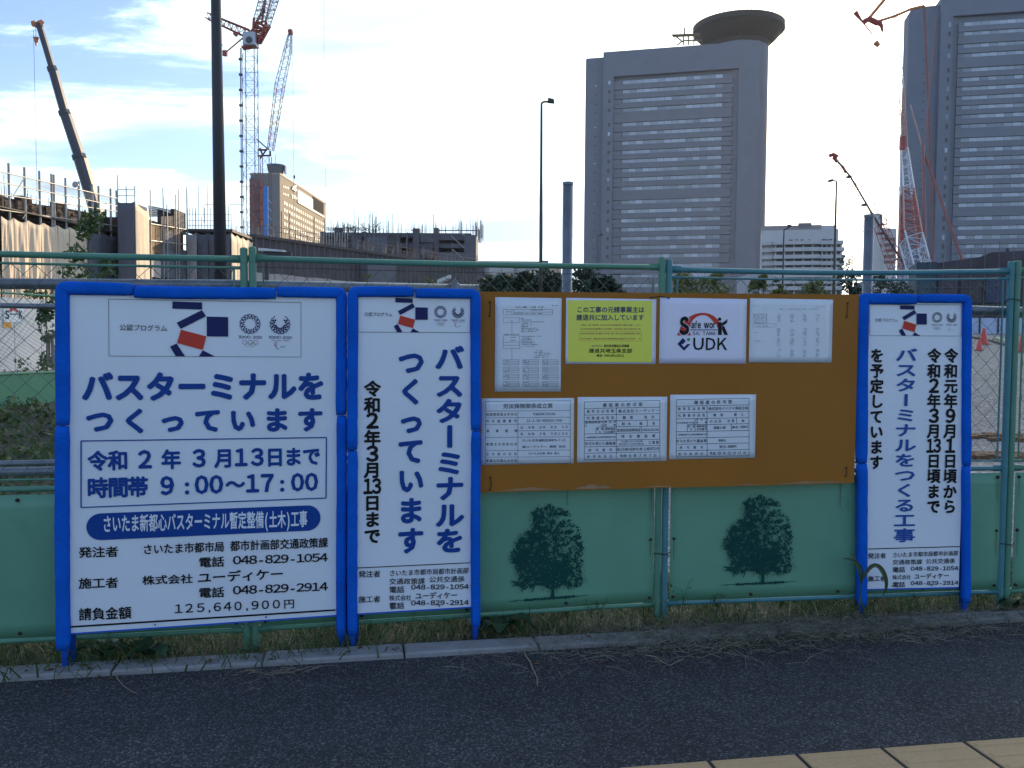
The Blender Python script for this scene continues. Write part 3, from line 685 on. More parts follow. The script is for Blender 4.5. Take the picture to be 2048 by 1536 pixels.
        for t in texts:
            s, a, b, y, h = t[:5]; k = 6.8 if f is f5 else 5.389
            if len(t) > 5: line(r, PLN, s, *f(a, y), *f(b, y), h/k, M_grey_ink, .016, z=Z)
            else: spread(r, PLN, s, *f(a, y), *f(b, y), h/k, M_grey_ink, .016, Z)
    f5 = lambda x, y: (950+x/6.827, 780+(y-(x-142)*.0085)/6.827)
    table('white table paper with a large title, leftmost in the lower row', [(963, 797), (1148, 796), (1147.7, 927), (962.5, 929.7)], f5, 142, 1302, 585, [155, 288, 380, 470, 648, 828, 918, 1010],
          [(585, 560, 1300, 560)],
          [('労災保険関係成立票', 383, 1063, 222, 66, 1), ('保険関係成立年月日', 150, 573, 334, 38), ('労災保険番号', 150, 573, 425, 38), ('事業期間', 155, 578, 560, 38), ('事業主の住所氏名', 150, 575, 742, 38), ('注文者の氏名', 150, 573, 876, 38), ('事業主代理人の氏名', 150, 573, 966, 38),
           ('平成30年7月13日', 790, 1100, 334, 34, 1), ('11-1-01-600210-000', 705, 1190, 424, 34, 1), ('自 令和 元年 8月 6日', 620, 1268, 515, 36), ('至 令和 2年 3月13日', 620, 1268, 605, 36), ('さいたま市浦和区岸町5-7-11', 640, 1240, 693, 36, 1), ('㈱ユーディケー 関根 信次', 645, 1238, 780, 36, 1), ('さいたま市長 清水 勇人', 725, 1158, 872, 32, 1), ('－', 915, 960, 965, 30)])
    f6 = lambda x, y: (1150+x/5.389, 780+(y-(x-100)*.0188)/5.389)
    left = [('監理技術者の', 108, 306, 350, 25, 1), ('氏', 108, 128, 385, 22), ('名', 284, 304, 385, 22), ('専任の', 320, 440, 348, 24), ('有無', 320, 440, 382, 24), ('資格', 232, 305, 424, 24), ('名', 255, 280, 455, 22), ('資格者証', 325, 437, 424, 26, 1), ('交付番号', 325, 437, 456, 26, 1), ('一般建設業又は特定建設業の別', 108, 438, 512, 20, 1)]
    ex = [(312, 337, 312, 473), (228, 403, 228, 473), (228, 403, 445, 403), (780, 337, 780, 403), (716, 403, 716, 473)]
    common = [('商号又は名称', 125, 422, 232, 34), ('代表者の氏名', 125, 422, 304, 34), ('許可を受けた建設業', 108, 438, 580, 34), ('許可番号', 145, 400, 650, 32), ('許可年月日', 130, 402, 720, 32)]
    table('white licence table paper in the middle of the lower row of the brown board', [(1154.6, 795), (1334, 792.6), (1333.7, 921.4), (1154.6, 925.7)], f6, 100, 915, 445, [128, 200, 270, 337, 473, 545, 613, 682, 752], [(445, 403, 915, 403)]+ex,
          common+left+[('建設業の許可票', 300, 728, 166, 42), ('株式会社ユーディケー', 468, 905, 235, 36), ('関根 信次', 515, 855, 305, 34), ('鈴木 俊', 505, 728, 372, 34), ('有', 835, 862, 374, 32), ('監理技術者資格証', 455, 708, 441, 32, 1), ('00001231162', 728, 905, 442, 28, 1), ('特定建設業', 500, 865, 508, 34), ('(土)(建)(大)(と)(石)(屋)', 495, 735, 562, 20, 1), ('(管)(ほ)(しゅ)(内)(園)(水)', 470, 750, 590, 20, 1), ('工事業', 790, 905, 578, 34), ('国土交通大臣許可(特-1)第20711号', 450, 910, 647, 32, 1), ('令和 6 年 7 月 7 日', 480, 882, 718, 34, 1)], .9)
    f7 = lambda x, y: (1150+x/5.389, 780+(y-(x-1092)*.0192)/5.389)
    sh = lambda T, dx, dy: [(t[0], t[1]+dx, t[2]+dx, t[3]+dy, *t[4:]) for t in T]
    exs = [(a+982, b-27, c+982, d-27) for a, b, c, d in ex]; exs[3] = (1742, 312, 1742, 378); exs[4] = (1686, 378, 1686, 450)
    lt = sh(left, 985, -29); lt[0] = ('主任技術者の氏名', 1098, 1290, 355, 20, 1); lt[1] = ('－', 1098, 1099, -900, 1); lt[2] = lt[1]
    lt = [t for t in lt if t[3] > 0]
    table('white licence table paper at the right end of the lower row of the brown board', [(1339.6, 791), (1511.8, 787.4), (1510.5, 914), (1339.6, 920.5)], f7, 1092, 1876, 1424, [104, 175, 244, 312, 450, 518, 585, 655, 722], [(1424, 378, 1876, 378)]+exs,
          sh(common, 982, -28)+lt+[('建設業の許可票', 1285, 1693, 138, 42), ('株式会社イイジマ測設企画', 1437, 1868, 207, 34, 1), ('飯島 健三', 1492, 1818, 277, 32), ('小山田 光希', 1452, 1720, 344, 32), ('無', 1797, 1825, 345, 30), ('測量士補', 1492, 1622, 414, 30, 1), ('第H5-7386号', 1692, 1870, 412, 28, 1), ('測量法', 1545, 1628, 552, 26, 1), ('第(6)-8588号', 1555, 1745, 620, 30, 1), ('平成 29 年 12 月 11 日', 1450, 1845, 690, 32, 1)], .9)
papers()
# ---------------------------------------------------------------- ground
def speckle(name, c1, c2, sc, rough=.85, big=(.85, 1.15), bump=.5, bsc=None, lightp=.73, fine=False):
    m = bpy.data.materials.new(name); m.use_nodes = True; nt = m.node_tree; N = nt.nodes; L = nt.links; b = N['Principled BSDF']; b.inputs['Roughness'].default_value = rough
    b.inputs['Specular IOR Level'].default_value = .35
    tc = N.new('ShaderNodeTexCoord')
    v = N.new('ShaderNodeTexVoronoi'); v.inputs['Scale'].default_value = sc; L.new(tc.outputs['Object'], v.inputs['Vector'])
    sp = N.new('ShaderNodeSeparateXYZ'); L.new(v.outputs['Color'], sp.inputs[0])
    r = N.new('ShaderNodeMapRange'); r.inputs['From Min'].default_value = lightp; r.inputs['From Max'].default_value = 1.0; L.new(sp.outputs[0], r.inputs['Value'])
    pw = N.new('ShaderNodeMath'); pw.operation = 'POWER'; pw.inputs[1].default_value = 1.6; L.new(r.outputs[0], pw.inputs[0])
    mx = N.new('ShaderNodeMixRGB'); mx.inputs[1].default_value = (*c1, 1); mx.inputs[2].default_value = (*c2, 1); L.new(pw.outputs[0], mx.inputs[0])
    n = N.new('ShaderNodeTexNoise'); n.inputs['Scale'].default_value = 1.3; n.inputs['Detail'].default_value = 9; n.inputs['Roughness'].default_value = .75; L.new(tc.outputs['Object'], n.inputs['Vector'])
    mr = N.new('ShaderNodeMapRange'); mr.inputs['From Min'].default_value = .3; mr.inputs['From Max'].default_value = .7; mr.inputs['To Min'].default_value = big[0]; mr.inputs['To Max'].default_value = big[1]; L.new(n.outputs[0], mr.inputs['Value'])
    sc_ = N.new('ShaderNodeVectorMath'); sc_.operation = 'SCALE'; L.new(mx.outputs[0], sc_.inputs[0]); L.new(mr.outputs[0], sc_.inputs['Scale']); cf = sc_.outputs[0]
    if fine:
        n3 = N.new('ShaderNodeTexNoise'); n3.inputs['Scale'].default_value = 70; n3.inputs['Detail'].default_value = 4; n3.inputs['Roughness'].default_value = .8; L.new(tc.outputs['Object'], n3.inputs['Vector'])
        m3 = N.new('ShaderNodeMapRange'); m3.inputs['From Min'].default_value = .3; m3.inputs['From Max'].default_value = .7; m3.inputs['To Min'].default_value = .45; m3.inputs['To Max'].default_value = 1.55; L.new(n3.outputs[0], m3.inputs['Value'])
        s3 = N.new('ShaderNodeVectorMath'); s3.operation = 'SCALE'; L.new(cf, s3.inputs[0]); L.new(m3.outputs[0], s3.inputs['Scale']); cf = s3.outputs[0]
    L.new(cf, b.inputs['Base Color'])
    bp = N.new('ShaderNodeBump'); bp.inputs['Strength'].default_value = bump; bp.inputs['Distance'].default_value = .004; L.new(v.outputs['Distance'], bp.inputs['Height']); bp.invert = True; L.new(bp.outputs[0], b.inputs['Normal'])
    return m
M_asph = speckle('asphalt', (.028, .028, .033), (.14, .14, .15), 165, big=(.68, 1.34), bump=.9, lightp=.6, fine=True)
M_kerb = mat('kerb_concrete', (.25, .25, .255), .85, .15, 8, .4, 90, dirt=(.12, .12, .11), ds=6, dth=.58)
M_gravel = speckle('gravel_ground', (.17, .155, .15), (.42, .40, .40), 26, big=(.7, 1.2), bump=.8, lightp=.5)
M_soil = speckle('verge_soil', (.065, .055, .034), (.20, .17, .11), 60, big=(.6, 1.3))
M_tile = speckle('yellow_tile', (.44, .29, .155), (.52, .36, .21), 260, big=(.9, 1.1), bump=.25)
M_conc = mat('concrete', (.30, .29, .28), .85, .12, 2)

KD = Vector((1, .184, 0)).normalized(); KN = Vector((-KD.y, KD.x, 0)); K0 = Vector((-2.05, 3.385, 0))     # kerb front line
def kp(s, t, z=0): p = K0+KD*s+KN*t; return (p.x, p.y, z)
def sheet(name, pts, m, kind='structure', **k): mb = MB(); mb.quad(*pts); return mb.build(name, m, None, kind=kind, **k)
sheet('ground', [(-3000, -600, -.030), (3000, -600, -.030), (3000, 5200, -.030), (-3000, 5200, -.030)], mat('far_ground', (.09, .09, .095), .9, .2, .05))
sheet('site_ground', [kp(-160, .5, -.012), kp(200, .5, -.012), (260, 190, -.012), (-220, 190, -.012)], M_gravel)
sheet('asphalt_path', [kp(-60, -26, 0), kp(60, -26, 0), kp(60, -.001, 0), kp(-60, -.001, 0)], M_asph)
def verge():                            # uneven strip of soil under the fence
    rng = np.random.default_rng(2); nx, ny = 240, 14; vs = []; fs = []
    for j in range(ny+1):
        for i in range(nx+1):
            s = -6+16*i/nx; t = .125+1.2*j/ny; vs.append(kp(s, t, .004+.028*math.sin(math.pi*min(1, j/ny*1.1))*(.5+rng.random())-.02*(j/ny)))
    for j in range(ny):
        for i in range(nx): a = j*(nx+1)+i; fs.append((a, a+1, a+nx+2, a+nx+1))
    mb = MB(); mb.add(vs, fs); mb.build('verge_ground', M_soil, None, smooth=True, kind='structure')
verge()
kerb = thing('kerb', None, None, None, kind='structure')
def kerb_stones():
    me = None; L0 = .60; rnd = random.Random(8); ang = math.atan2(KD.y, KD.x)
    mb = MB(); b = .008
    mb.add([(0, 0, -.05), (L0-.008, 0, -.05), (L0-.008, .125, -.05), (0, .125, -.05), (0, 0, .014), (L0-.008, 0, .014), (L0-.008, .125, .014), (0, .125, .014),
            (b, b, .022), (L0-.008-b, b, .022), (L0-.008-b, .125-b, .022), (b, .125-b, .022)],
           [(0, 1, 5, 4), (1, 2, 6, 5), (2, 3, 7, 6), (3, 0, 4, 7), (4, 5, 9, 8), (5, 6, 10, 9), (6, 7, 11, 10), (7, 4, 8, 11), (8, 9, 10, 11)])
    me = mb.mesh('kerb_stone'); me.materials.append(M_kerb)
    for i in range(-8, 16):
        inst('kerb_stone', me, kerb, kp(i*L0-.18, rnd.uniform(-.004, .004), rnd.uniform(-.006, .004)), (rnd.uniform(-.01, .01), rnd.uniform(-.004, .004), ang))
kerb_stones()
tp = thing('tactile_paving', None, None, None, kind='structure')
def tiles():
    T = .304; A = Vector((.376, 2.722, 0)); B = Vector((1.814, 2.958, 0)); d = (B-A).normalized(); n = Vector((-d.y, d.x, 0)); ang = math.atan2(d.y, d.x)
    mb = MB(); b = .004; g = .0035; e = T-g
    mb.add([(g, -e, -.03), (e, -e, -.03), (e, -g, -.03), (g, -g, -.03), (g, -e, .004), (e, -e, .004), (e, -g, .004), (g, -g, .004), (g+b, -e+b, .007), (e-b, -e+b, .007), (e-b, -g-b, .007), (g+b, -g-b, .007)],
           [(0, 1, 5, 4), (1, 2, 6, 5), (2, 3, 7, 6), (3, 0, 4, 7), (4, 5, 9, 8), (5, 6, 10, 9), (6, 7, 11, 10), (7, 4, 8, 11), (8, 9, 10, 11)])
    for k in range(4):
        y = -.038-k*.075; mb.add([(.014, y-.013, .0072), (T-.014, y-.013, .0072), (T-.014, y+.013, .0072), (.014, y+.013, .0072), (.020, y-.0085, .0115), (T-.020, y-.0085, .0115), (T-.020, y+.0085, .0115), (.020, y+.0085, .0115)],
               [(0, 1, 5, 4), (1, 2, 6, 5), (2, 3, 7, 6), (3, 0, 4, 7), (4, 5, 6, 7)])
    me = mb.mesh('tile'); me.materials.append(M_tile); s0 = (Vector((.968, 2.821, 0))-A).dot(d); rnd = random.Random(2)
    for i in range(-6, 6):
        p = A+d*(s0+i*(T+.0075)); inst('tile', me, tp, (p.x, p.y, rnd.uniform(-.001, .001)), (0, 0, ang))
    q = [A-d*3-n*(T+.02), A+d*4-n*(T+.02), A+d*4+n*.004, A-d*3+n*.004]
    MB().quad(*[(p.x, p.y, .003) for p in q]).build('joint_bed', mat('dark_joint', (.02, .02, .02), .9), tp)
tiles()

# ---------------------------------------------------------------- grass, clippings, weeds
M_grass = mat('grass_blade', (.055, .105, .028), .6, .45, 9, trans=.3)
M_straw = mat('dry_grass', (.30, .25, .13), .8, .35, 12, trans=.15)
M_stem = mat('pale_stem', (.26, .22, .15), .8, .2, 12)
def blades(name, m, n, region, hr, wr, lean, seed, label, base_z=.012, flat=0.0, cat='grass'):
    """region(rng) -> s,t along/across the kerb line, or None"""
    rng = random.Random(seed); vs = []; fs = []; k = 0
    while k < n:
        st = region(rng)
        if st is None: continue
        x, y, _ = kp(*st); h = rng.uniform(*hr)*rng.choice((.6, .8, 1, 1)); w = rng.uniform(*wr); a = rng.uniform(0, 6.283); ln = rng.uniform(*lean); fa = rng.uniform(0, 6.283)
        dx, dy = math.cos(a), math.sin(a); sx, sy = math.cos(fa)*w/2, math.sin(fa)*w/2; b = len(vs); z0 = base_z
        for i, (tt, ww) in enumerate(((0, 1), (.4, .85), (.75, .55), (1, .08))):
            r = h*ln*tt**1.6; zz = z0+h*(tt*(1-flat))*(1-ln*.45*tt)+(rng.random()*.02*flat)
            if flat: r = h*tt; zz = z0+.004+flat*.018*math.sin(tt*3.1)*rng.random()
            vs += [(x+dx*r-sx*ww, y+dy*r-sy*ww, zz), (x+dx*r+sx*ww, y+dy*r+sy*ww, zz+(.001 if flat else 0))]
        fs += [(b, b+1, b+3, b+2), (b+2, b+3, b+5, b+4), (b+4, b+5, b+7, b+6)]; k += 1
    mb = MB(); mb.v = vs; mb.f = fs; o = mb.build(name, m, None, kind='stuff'); return tag(o, label, cat)
hills = [random.Random(9).uniform(0, 6.28) for _ in range(8)]
def dens(s): return .5+.5*math.sin(s*2.1+hills[0])*math.sin(s*5.3+hills[1])+.25*math.sin(s*13+hills[2])
def R1(r):
    s = r.uniform(-2.5, 6); t = r.uniform(.13, .95); return (s, t) if r.random() < .35+dens(s)*.6 else None
blades('grass', M_grass, 12000, R1, (.05, .16), (.003, .008), (.2, .9), 1, 'green grass tufts growing along the foot of the fence')
blades('dry_grass', M_straw, 12000, R1, (.03, .15), (.0018, .005), (.3, 1.3), 2, 'dry straw-coloured grass mixed in along the foot of the fence')
def R2(r):
    s = r.gauss(3.5, .72); t = r.gauss(.02, .105); return (s, t) if (2.1 < s < 5.0 and -.36 < t < .3) else None
blades('grass_clippings', mat('grey_dry_stalk', (.20, .185, .135), .8, .3, 12), 3300, R2, (.04, .19), (.0012, .0030), (1, 1), 3, 'dead grass clippings lying over the kerb onto the asphalt right of centre', flat=1.0, base_z=.020)
blades('grass_clippings', mat('dull_green_stalk', (.05, .065, .032), .8, .3, 12), 3000, R2, (.03, .10), (.0014, .0035), (.5, 1.4), 4, 'matted dull green grass creeping over the kerb right of centre', base_z=.004)
def R3(r):
    s = r.gauss(3.3, .9); t = r.gauss(-.12, .13); return (s, t) if (1.6 < s < 5.4 and t > -.42) else None
blades('dry_grass', M_stem, 420, R3, (.04, .18), (.0012, .0026), (1, 1), 5, 'scattered pale stalks on the asphalt below the notice board', flat=1.0, base_z=.004)
def R4(r):
    s = r.gauss(1.02, .13); t = r.gauss(-.10, .055); return (s, t)
blades('dry_grass', M_stem, 60, R4, (.05, .16), (.0014, .003), (1, 1), 6, 'small bunch of dry stalks on the asphalt below the large sign', flat=1.0, base_z=.006)
def R5(r): s = r.uniform(-.5, 1.6); return (s, r.gauss(.10, .07))
blades('grass', M_grass, 420, R5, (.06, .2), (.004, .009), (.6, 1.4), 7, 'broader green blades leaning over the kerb below the large sign')
def tall_weed(px, py, n, h, seed, label, kind):
    rnd = random.Random(seed); p = G(px, py); root = thing('weed', label, 'weed', (p.x, p.y, 0))
    if kind == 'thin':
        for i in range(n):
            a = rnd.uniform(0, 6.28); l = h*rnd.uniform(.6, 1); q = [(rnd.uniform(-.03, .03)+math.cos(a)*l*.25*t*t, math.sin(a)*l*.08*t*t, l*t) for t in (0, .3, .6, .85, 1)]
            MB().tube(q, .0022, 5, r2=.0008).build('stem', M_ptree, root)
            mb = MB()
            for j in range(16):
                t = rnd.uniform(.35, 1); b = rnd.uniform(0, 6.28); c = Vector(q[0]).lerp(Vector(q[-1]), t); e = c+Vector((math.cos(b)*.022, math.sin(b)*.022, .018)); w = Vector((-math.sin(b)*.003, math.cos(b)*.003, 0))
                mb.quad(tuple(c), tuple(c.lerp(e, .5)+w), tuple(e), tuple(c.lerp(e, .5)-w))
            mb.build('leaf', M_ptree, root)
    else:
        for i in range(n):
            a = 2*math.pi*i/n+rnd.uniform(-.4, .4); l = h*rnd.uniform(.7, 1.1); w = .035*rnd.uniform(.8, 1.2); mb = MB(); vs = []; m = 8
            for j in range(m+1):
                t = j/m; ww = w*math.sin(math.pi*min(1, t*.94+.06))**.7*(1 if j < m else .1); r = l*.62*t; z = l*(1.1*t-1.0*t*t)+.02; c = Vector((math.cos(a)*r, math.sin(a)*r, z)); s = Vector((-math.sin(a), math.cos(a), 0))*ww
                vs += [c-s+Vector((0, 0, .012*t)), c-Vector((0, 0, .004)), c+s+Vector((0, 0, .012*t))]
            fs = [f for j in range(m) for f in ((j*3, j*3+1, j*3+4, j*3+3), (j*3+1, j*3+2, j*3+5, j*3+4))]
            mb.add(vs, fs); mb.build('leaf', mat('broad_leaf', (.030, .07, .028), .5, .3, 20, .3, 60, trans=.2), root, smooth=True)
    return root
tall_weed(1002, 1272, 7, .26, 1, 'broad-leaved dark weed at the kerb, right of the blue leg of the middle notice', 'broad')
tall_weed(968, 1262, 5, .20, 2, 'low broad-leaved weed tucked against the right leg of the middle notice', 'broad')
tall_weed(212, 1322, 5, .18, 3, 'small broad-leaved weed at the foot of the large sign', 'broad')
tall_weed(300, 1325, 6, .20, 4, 'leafy weed growing through the gap below the large sign', 'broad')
tall_weed(1365, 1255, 2, .24, 5, 'thin upright weed in front of the green panel, right of the double post', 'thin')
tall_weed(1190, 1262, 3, .16, 6, 'wispy grass stalks in front of the left tree print', 'thin')
tall_weed(1440, 1245, 3, .17, 7, 'wispy grass stalks below the right tree print', 'thin')
tall_weed(2030, 1222, 6, .16, 8, 'small green leafy weed at the foot of the rightmost fence panel', 'broad')
def maize():                            # long strap leaf arching in front of the right sign
    p = G(1728, 1243); root = thing('weed', 'tall weed with a long strap leaf arching across the foot of the right notice', 'weed', (p.x, p.y-.02, 0))
    P = Pl((p.x-1, p.y-.05-.1), (p.x+1, p.y-.05+.1)); 
    def at(x, y, z=0): u = P.uv(x, y); w = P.w(*u); return w-Vector((p.x, p.y-.02, 0))
    MB().tube([at(1734, 1240), at(1722, 1200), at(1722, 1165), at(1726, 1140)], .004, 6, r2=.0025).build('stem', M_ptree, root)
    for pts, w in (([(1724, 1170), (1712, 1140), (1706, 1118), (1700, 1104)], 5), ([(1722, 1165), (1728, 1140), (1740, 1123), (1752, 1128), (1764, 1148), (1770, 1172), (1766, 1192)], 7.5), ([(1726, 1150), (1716, 1125), (1692, 1112), (1686, 1118)], 4), ([(1722, 1185), (1712, 1205), (1706, 1225)], 3)):
        mb = MB(); vs = []; n = len(pts)
        for i, q in enumerate(pts):
            t = i/(n-1); c = at(*q); a = at(*pts[max(0, i-1)]); b = at(*pts[min(n-1, i+1)]); d = (b-a).normalized(); s = Vector((-d.z, 0, d.x))*w*.00255*(.25+math.sin(math.pi*(t*.9+.08)))*.55
            y = Vector((0, -.05*math.sin(math.pi*t), 0)); vs += [c-s+y, c+y+Vector((0, .006, 0)), c+s+y]
        fs = [f for j in range(n-1) for f in ((j*3, j*3+1, j*3+4, j*3+3), (j*3+1, j*3+2, j*3+5, j*3+4))]
        mb.add(vs, fs); o = mb.build('leaf', mat('strap_leaf', (.075, .12, .045), .5, .2, 20, trans=.25), root, smooth=True); sd = o.modifiers.new('s', 'SUBSURF'); sd.levels = 2; sd.render_levels = 2
maize()
def twig(label, pts, r=.003, z=.006):
    P = [G(x, y) for x, y in pts]; o = thing('dry_stick', label, 'stick', (P[0].x, P[0].y, 0))
    MB().tube([(p-P[0])+Vector((0, 0, z+.004*math.sin(i*1.7))) for i, p in enumerate(P)], r, 6, r2=r*.6).build('stalk', M_stem, o)
twig('long pale dry stalk lying on the asphalt right of the middle notice', [(1022, 1265), (1036, 1285), (1046, 1300), (1052, 1315), (1060, 1328), (1066, 1345), (1074, 1358), (1075, 1375)], .0042, .01)
twig('curved thin dry stalk on the asphalt below the large sign', [(228, 1345), (235, 1362), (247, 1374), (262, 1383), (272, 1390)], .0022)
twig('forked grey root on the asphalt below the notice board', [(1290, 1312), (1310, 1318), (1325, 1326), (1340, 1332), (1352, 1328), (1366, 1322)], .0024)
twig('grey twig on the asphalt, right of the forked root', [(1400, 1275), (1440, 1288), (1470, 1302), (1500, 1318)], .0022)

def litter():
    rnd = random.Random(12); mb = MB()
    for _ in range(900):
        s = rnd.uniform(-1, 5.6); t = -abs(rnd.gauss(0, .10))-.01; x, y, _z = kp(s, t); r = rnd.uniform(.0012, .0042); a = rnd.uniform(0, 6)
        mb.add([(x+r*math.cos(a+k*2.1), y+r*math.sin(a+k*2.1), .0005) for k in range(3)]+[(x, y, r*.9)], [(0, 1, 3), (1, 2, 3), (2, 0, 3)])
    tag(mb.build('grit', mat('pale_grit', (.22, .21, .20), .9, .5, 90), None, kind='stuff'), 'fine pale grit gathered on the asphalt along the kerb', 'grit')
    mb = MB()
    for _ in range(90):
        s = rnd.uniform(-1, 5.6); t = rnd.gauss(.02, .12); x, y, _z = kp(s, t); r = rnd.uniform(.010, .024); a = rnd.uniform(0, 6); z = .024 if t > 0 else .003; u = (math.cos(a)*r, math.sin(a)*r); v = (-math.sin(a)*r*.45, math.cos(a)*r*.45)
        mb.add([(x-u[0], y-u[1], z), (x+v[0], y+v[1], z+.006), (x+u[0], y+u[1], z+.002), (x-v[0], y-v[1], z+.007), (x, y, z)], [(0, 4, 1), (1, 4, 2), (2, 4, 3), (3, 4, 0)])
    tag(mb.build('leaf_litter', mat('dead_leaf', (.13, .065, .035), .85, .5, 50), None, kind='stuff'), 'small brown dead leaves scattered along the kerb', 'dead leaves')
litter()

# ---------------------------------------------------------------- galvanised pipes and posts just behind the fence
def fence_y(x):
    for a, b in ((PA, PB), (PB, PC), (PC, PD), (PD, PE)):
        if x <= b.x or b is PE: return a.y+(b.y-a.y)*(x-a.x)/(b.x-a.x)
def pipe(label, pts, r, group='galvanised pipes tied behind the fence', m=None, name='steel_pipe', clamp=None):
    P = [Vector(p) for p in pts]; o = thing(name, label, 'pipe', P[0], group)
    a, b = P[0]-P[0], P[-1]-P[0]; d = (b-a).normalized(); q = [a, a+d*.0001]+[p-P[0] for p in P[1:-1]]+[b]
    MB().tube([p-P[0] for p in P], r, 20).build('tube', m or M_galv, o, smooth=True)
    MB().tube([a-d*.001, a+d*.012], r+.0012, 20).build('end_band', m or M_galv, o); MB().tube([b-d*.012, b+d*.001], r+.0012, 20).build('end_band', m or M_galv, o)
    if clamp: 
        mb = MB(); c = a.lerp(b, clamp); mb.tube([c-d*.02, c+d*.02], r+.006, 12); mb.box(c.x-.012, c.x+.012, c.y-.015, c.y+.015, c.z+r, c.z+r+.018); mb.tube([c+Vector((0, 0, r+.016)), c+Vector((0, 0, r+.032))], .005, 8); mb.build('clamp', M_galv, o)
    return o
def behind(px, py, off=.06):            # the point just behind the fence seen at a pixel
    for a, b in ((PA, PB), (PB, PC), (PC, PD), (PD, PE)):
        pl = Pl(a, b, -off); x = pl.uv(px, py)[0]
        if x < pl.L or b is PE: return pl.w(*pl.uv(px, py))
a0 = behind(-60, 567); a1 = behind(480, 570); a2 = behind(957, 579)
pipe('thick grey steel pipe running level behind the fence from the left, above the white signs', [a0+(a0-a1)*.3, a1, a2], .0235, clamp=.955)
b0 = behind(1730, 614); b1 = behind(1975, 621)
pipe('thick grey steel pipe level behind the fence at the right edge', [b0, b1, b1+(b1-b0)*2.2], .0235)
for lab, y0, y1, r, off in (('upper of the two grey steel pipes low behind the left fence panel', 929, 925, .0135, .12), ('lower of the two grey steel pipes low behind the left fence panel', 946, 942, .0205, .06)):
    c0 = behind(-80, y0, off); c1 = behind(112, y1, off); pipe(lab, [c0+(c0-c1)*.6, c1, c1+(c1-c0)*5], r)
for lab, x0, x1, yt, r in (('upright grey steel post standing left of the tall tower', 1137.5, 1134, 365, .0248), ('upright grey steel post standing left of the red and white crane', 1739.5, 1734.5, 430, .0245)):
    b = behind(x1, 575, .12); t = behind(x0, yt, .12); b.z = 0; t2 = Vector((b.x, b.y, t.z)); o = pipe(lab, [b, t2], r, 'upright grey steel posts behind the brown board'); 
pipe('slim grey steel rail of the inner fence, seen through the left mesh', [D(-160, 608, 8.6), D(330, 617, 8.6)], .027, 'galvanised pipes tied behind the fence')
# ---------------------------------------------------------------- things just beyond, left
M_green2 = mat('inner_fence_paint', (.085, .25, .14), .5, .1)
M_hoard = mat('white_hoarding', (.62, .61, .60), .5, .05, 2)
M_bark = mat('bark', (.10, .08, .06), .9, .3, 20, .5, 60)
M_leafA = mat('leaf_green', (.070, .115, .030), .55, .35, 1.5, trans=.35)
M_leafB = mat('leaf_dark_green', (.022, .040, .020), .6, .4, .6, trans=.2)
M_leafY = mat('leaf_yellow_green', (.13, .14, .035), .55, .4, 1.2, trans=.35)
def inner_fence():
    P0 = D(-170, 760, 8.6); P0.z = 0; P1 = D(118, 760, 10.5); P1.z = 0; pl = Pl(P0, P1)
    root = thing('guard_fence', 'second green guard fence standing farther back at the left, seen through the mesh', 'fence', pl.M)
    xb, W = 0, pl.L*1.0
    y1 = pl.uv(112, 744)[1]; y0 = pl.uv(112, 838)[1]; yt = pl.uv(100, 592)[1]
    MB().box(xb, W, y0, y1-.02, -.004, 0).build('sheet_panel', M_green2, root)
    for y, r in ((y1, .016), (y0-.02, .014), (yt, .012)): MB().tube([(xb, y, .004), (W, y, .004)], r, 8).build('rail', M_green2, root)
    MB().box(xb, W, y0-.012, y0+.012, .006, .03).build('pale_bottom_rail', M_conc, root)
    for x in (xb, W): MB().tube([(x, 0, 0), (x, yt+.05, 0)], .02, 8).build('post', M_green2, root)
    mb = MB(); x = xb-1
    while x < W:
        for s in (1, -1):
            a, b = (x, y1), (x+(yt-y1)*s+(0 if s > 0 else (yt-y1)), yt); 
            if a[0] >= xb and b[0] <= W: mb.tube([(a[0] if s > 0 else a[0]+(yt-y1), a[1], 0), (b[0]-(0 if s > 0 else (yt-y1)) if s < 0 else b[0], b[1], 0)], .0018, 3, cap=False)
        x += .09
    tag(mb.build('chain_link_mesh', M_mesh, root), kind='stuff')
inner_fence()
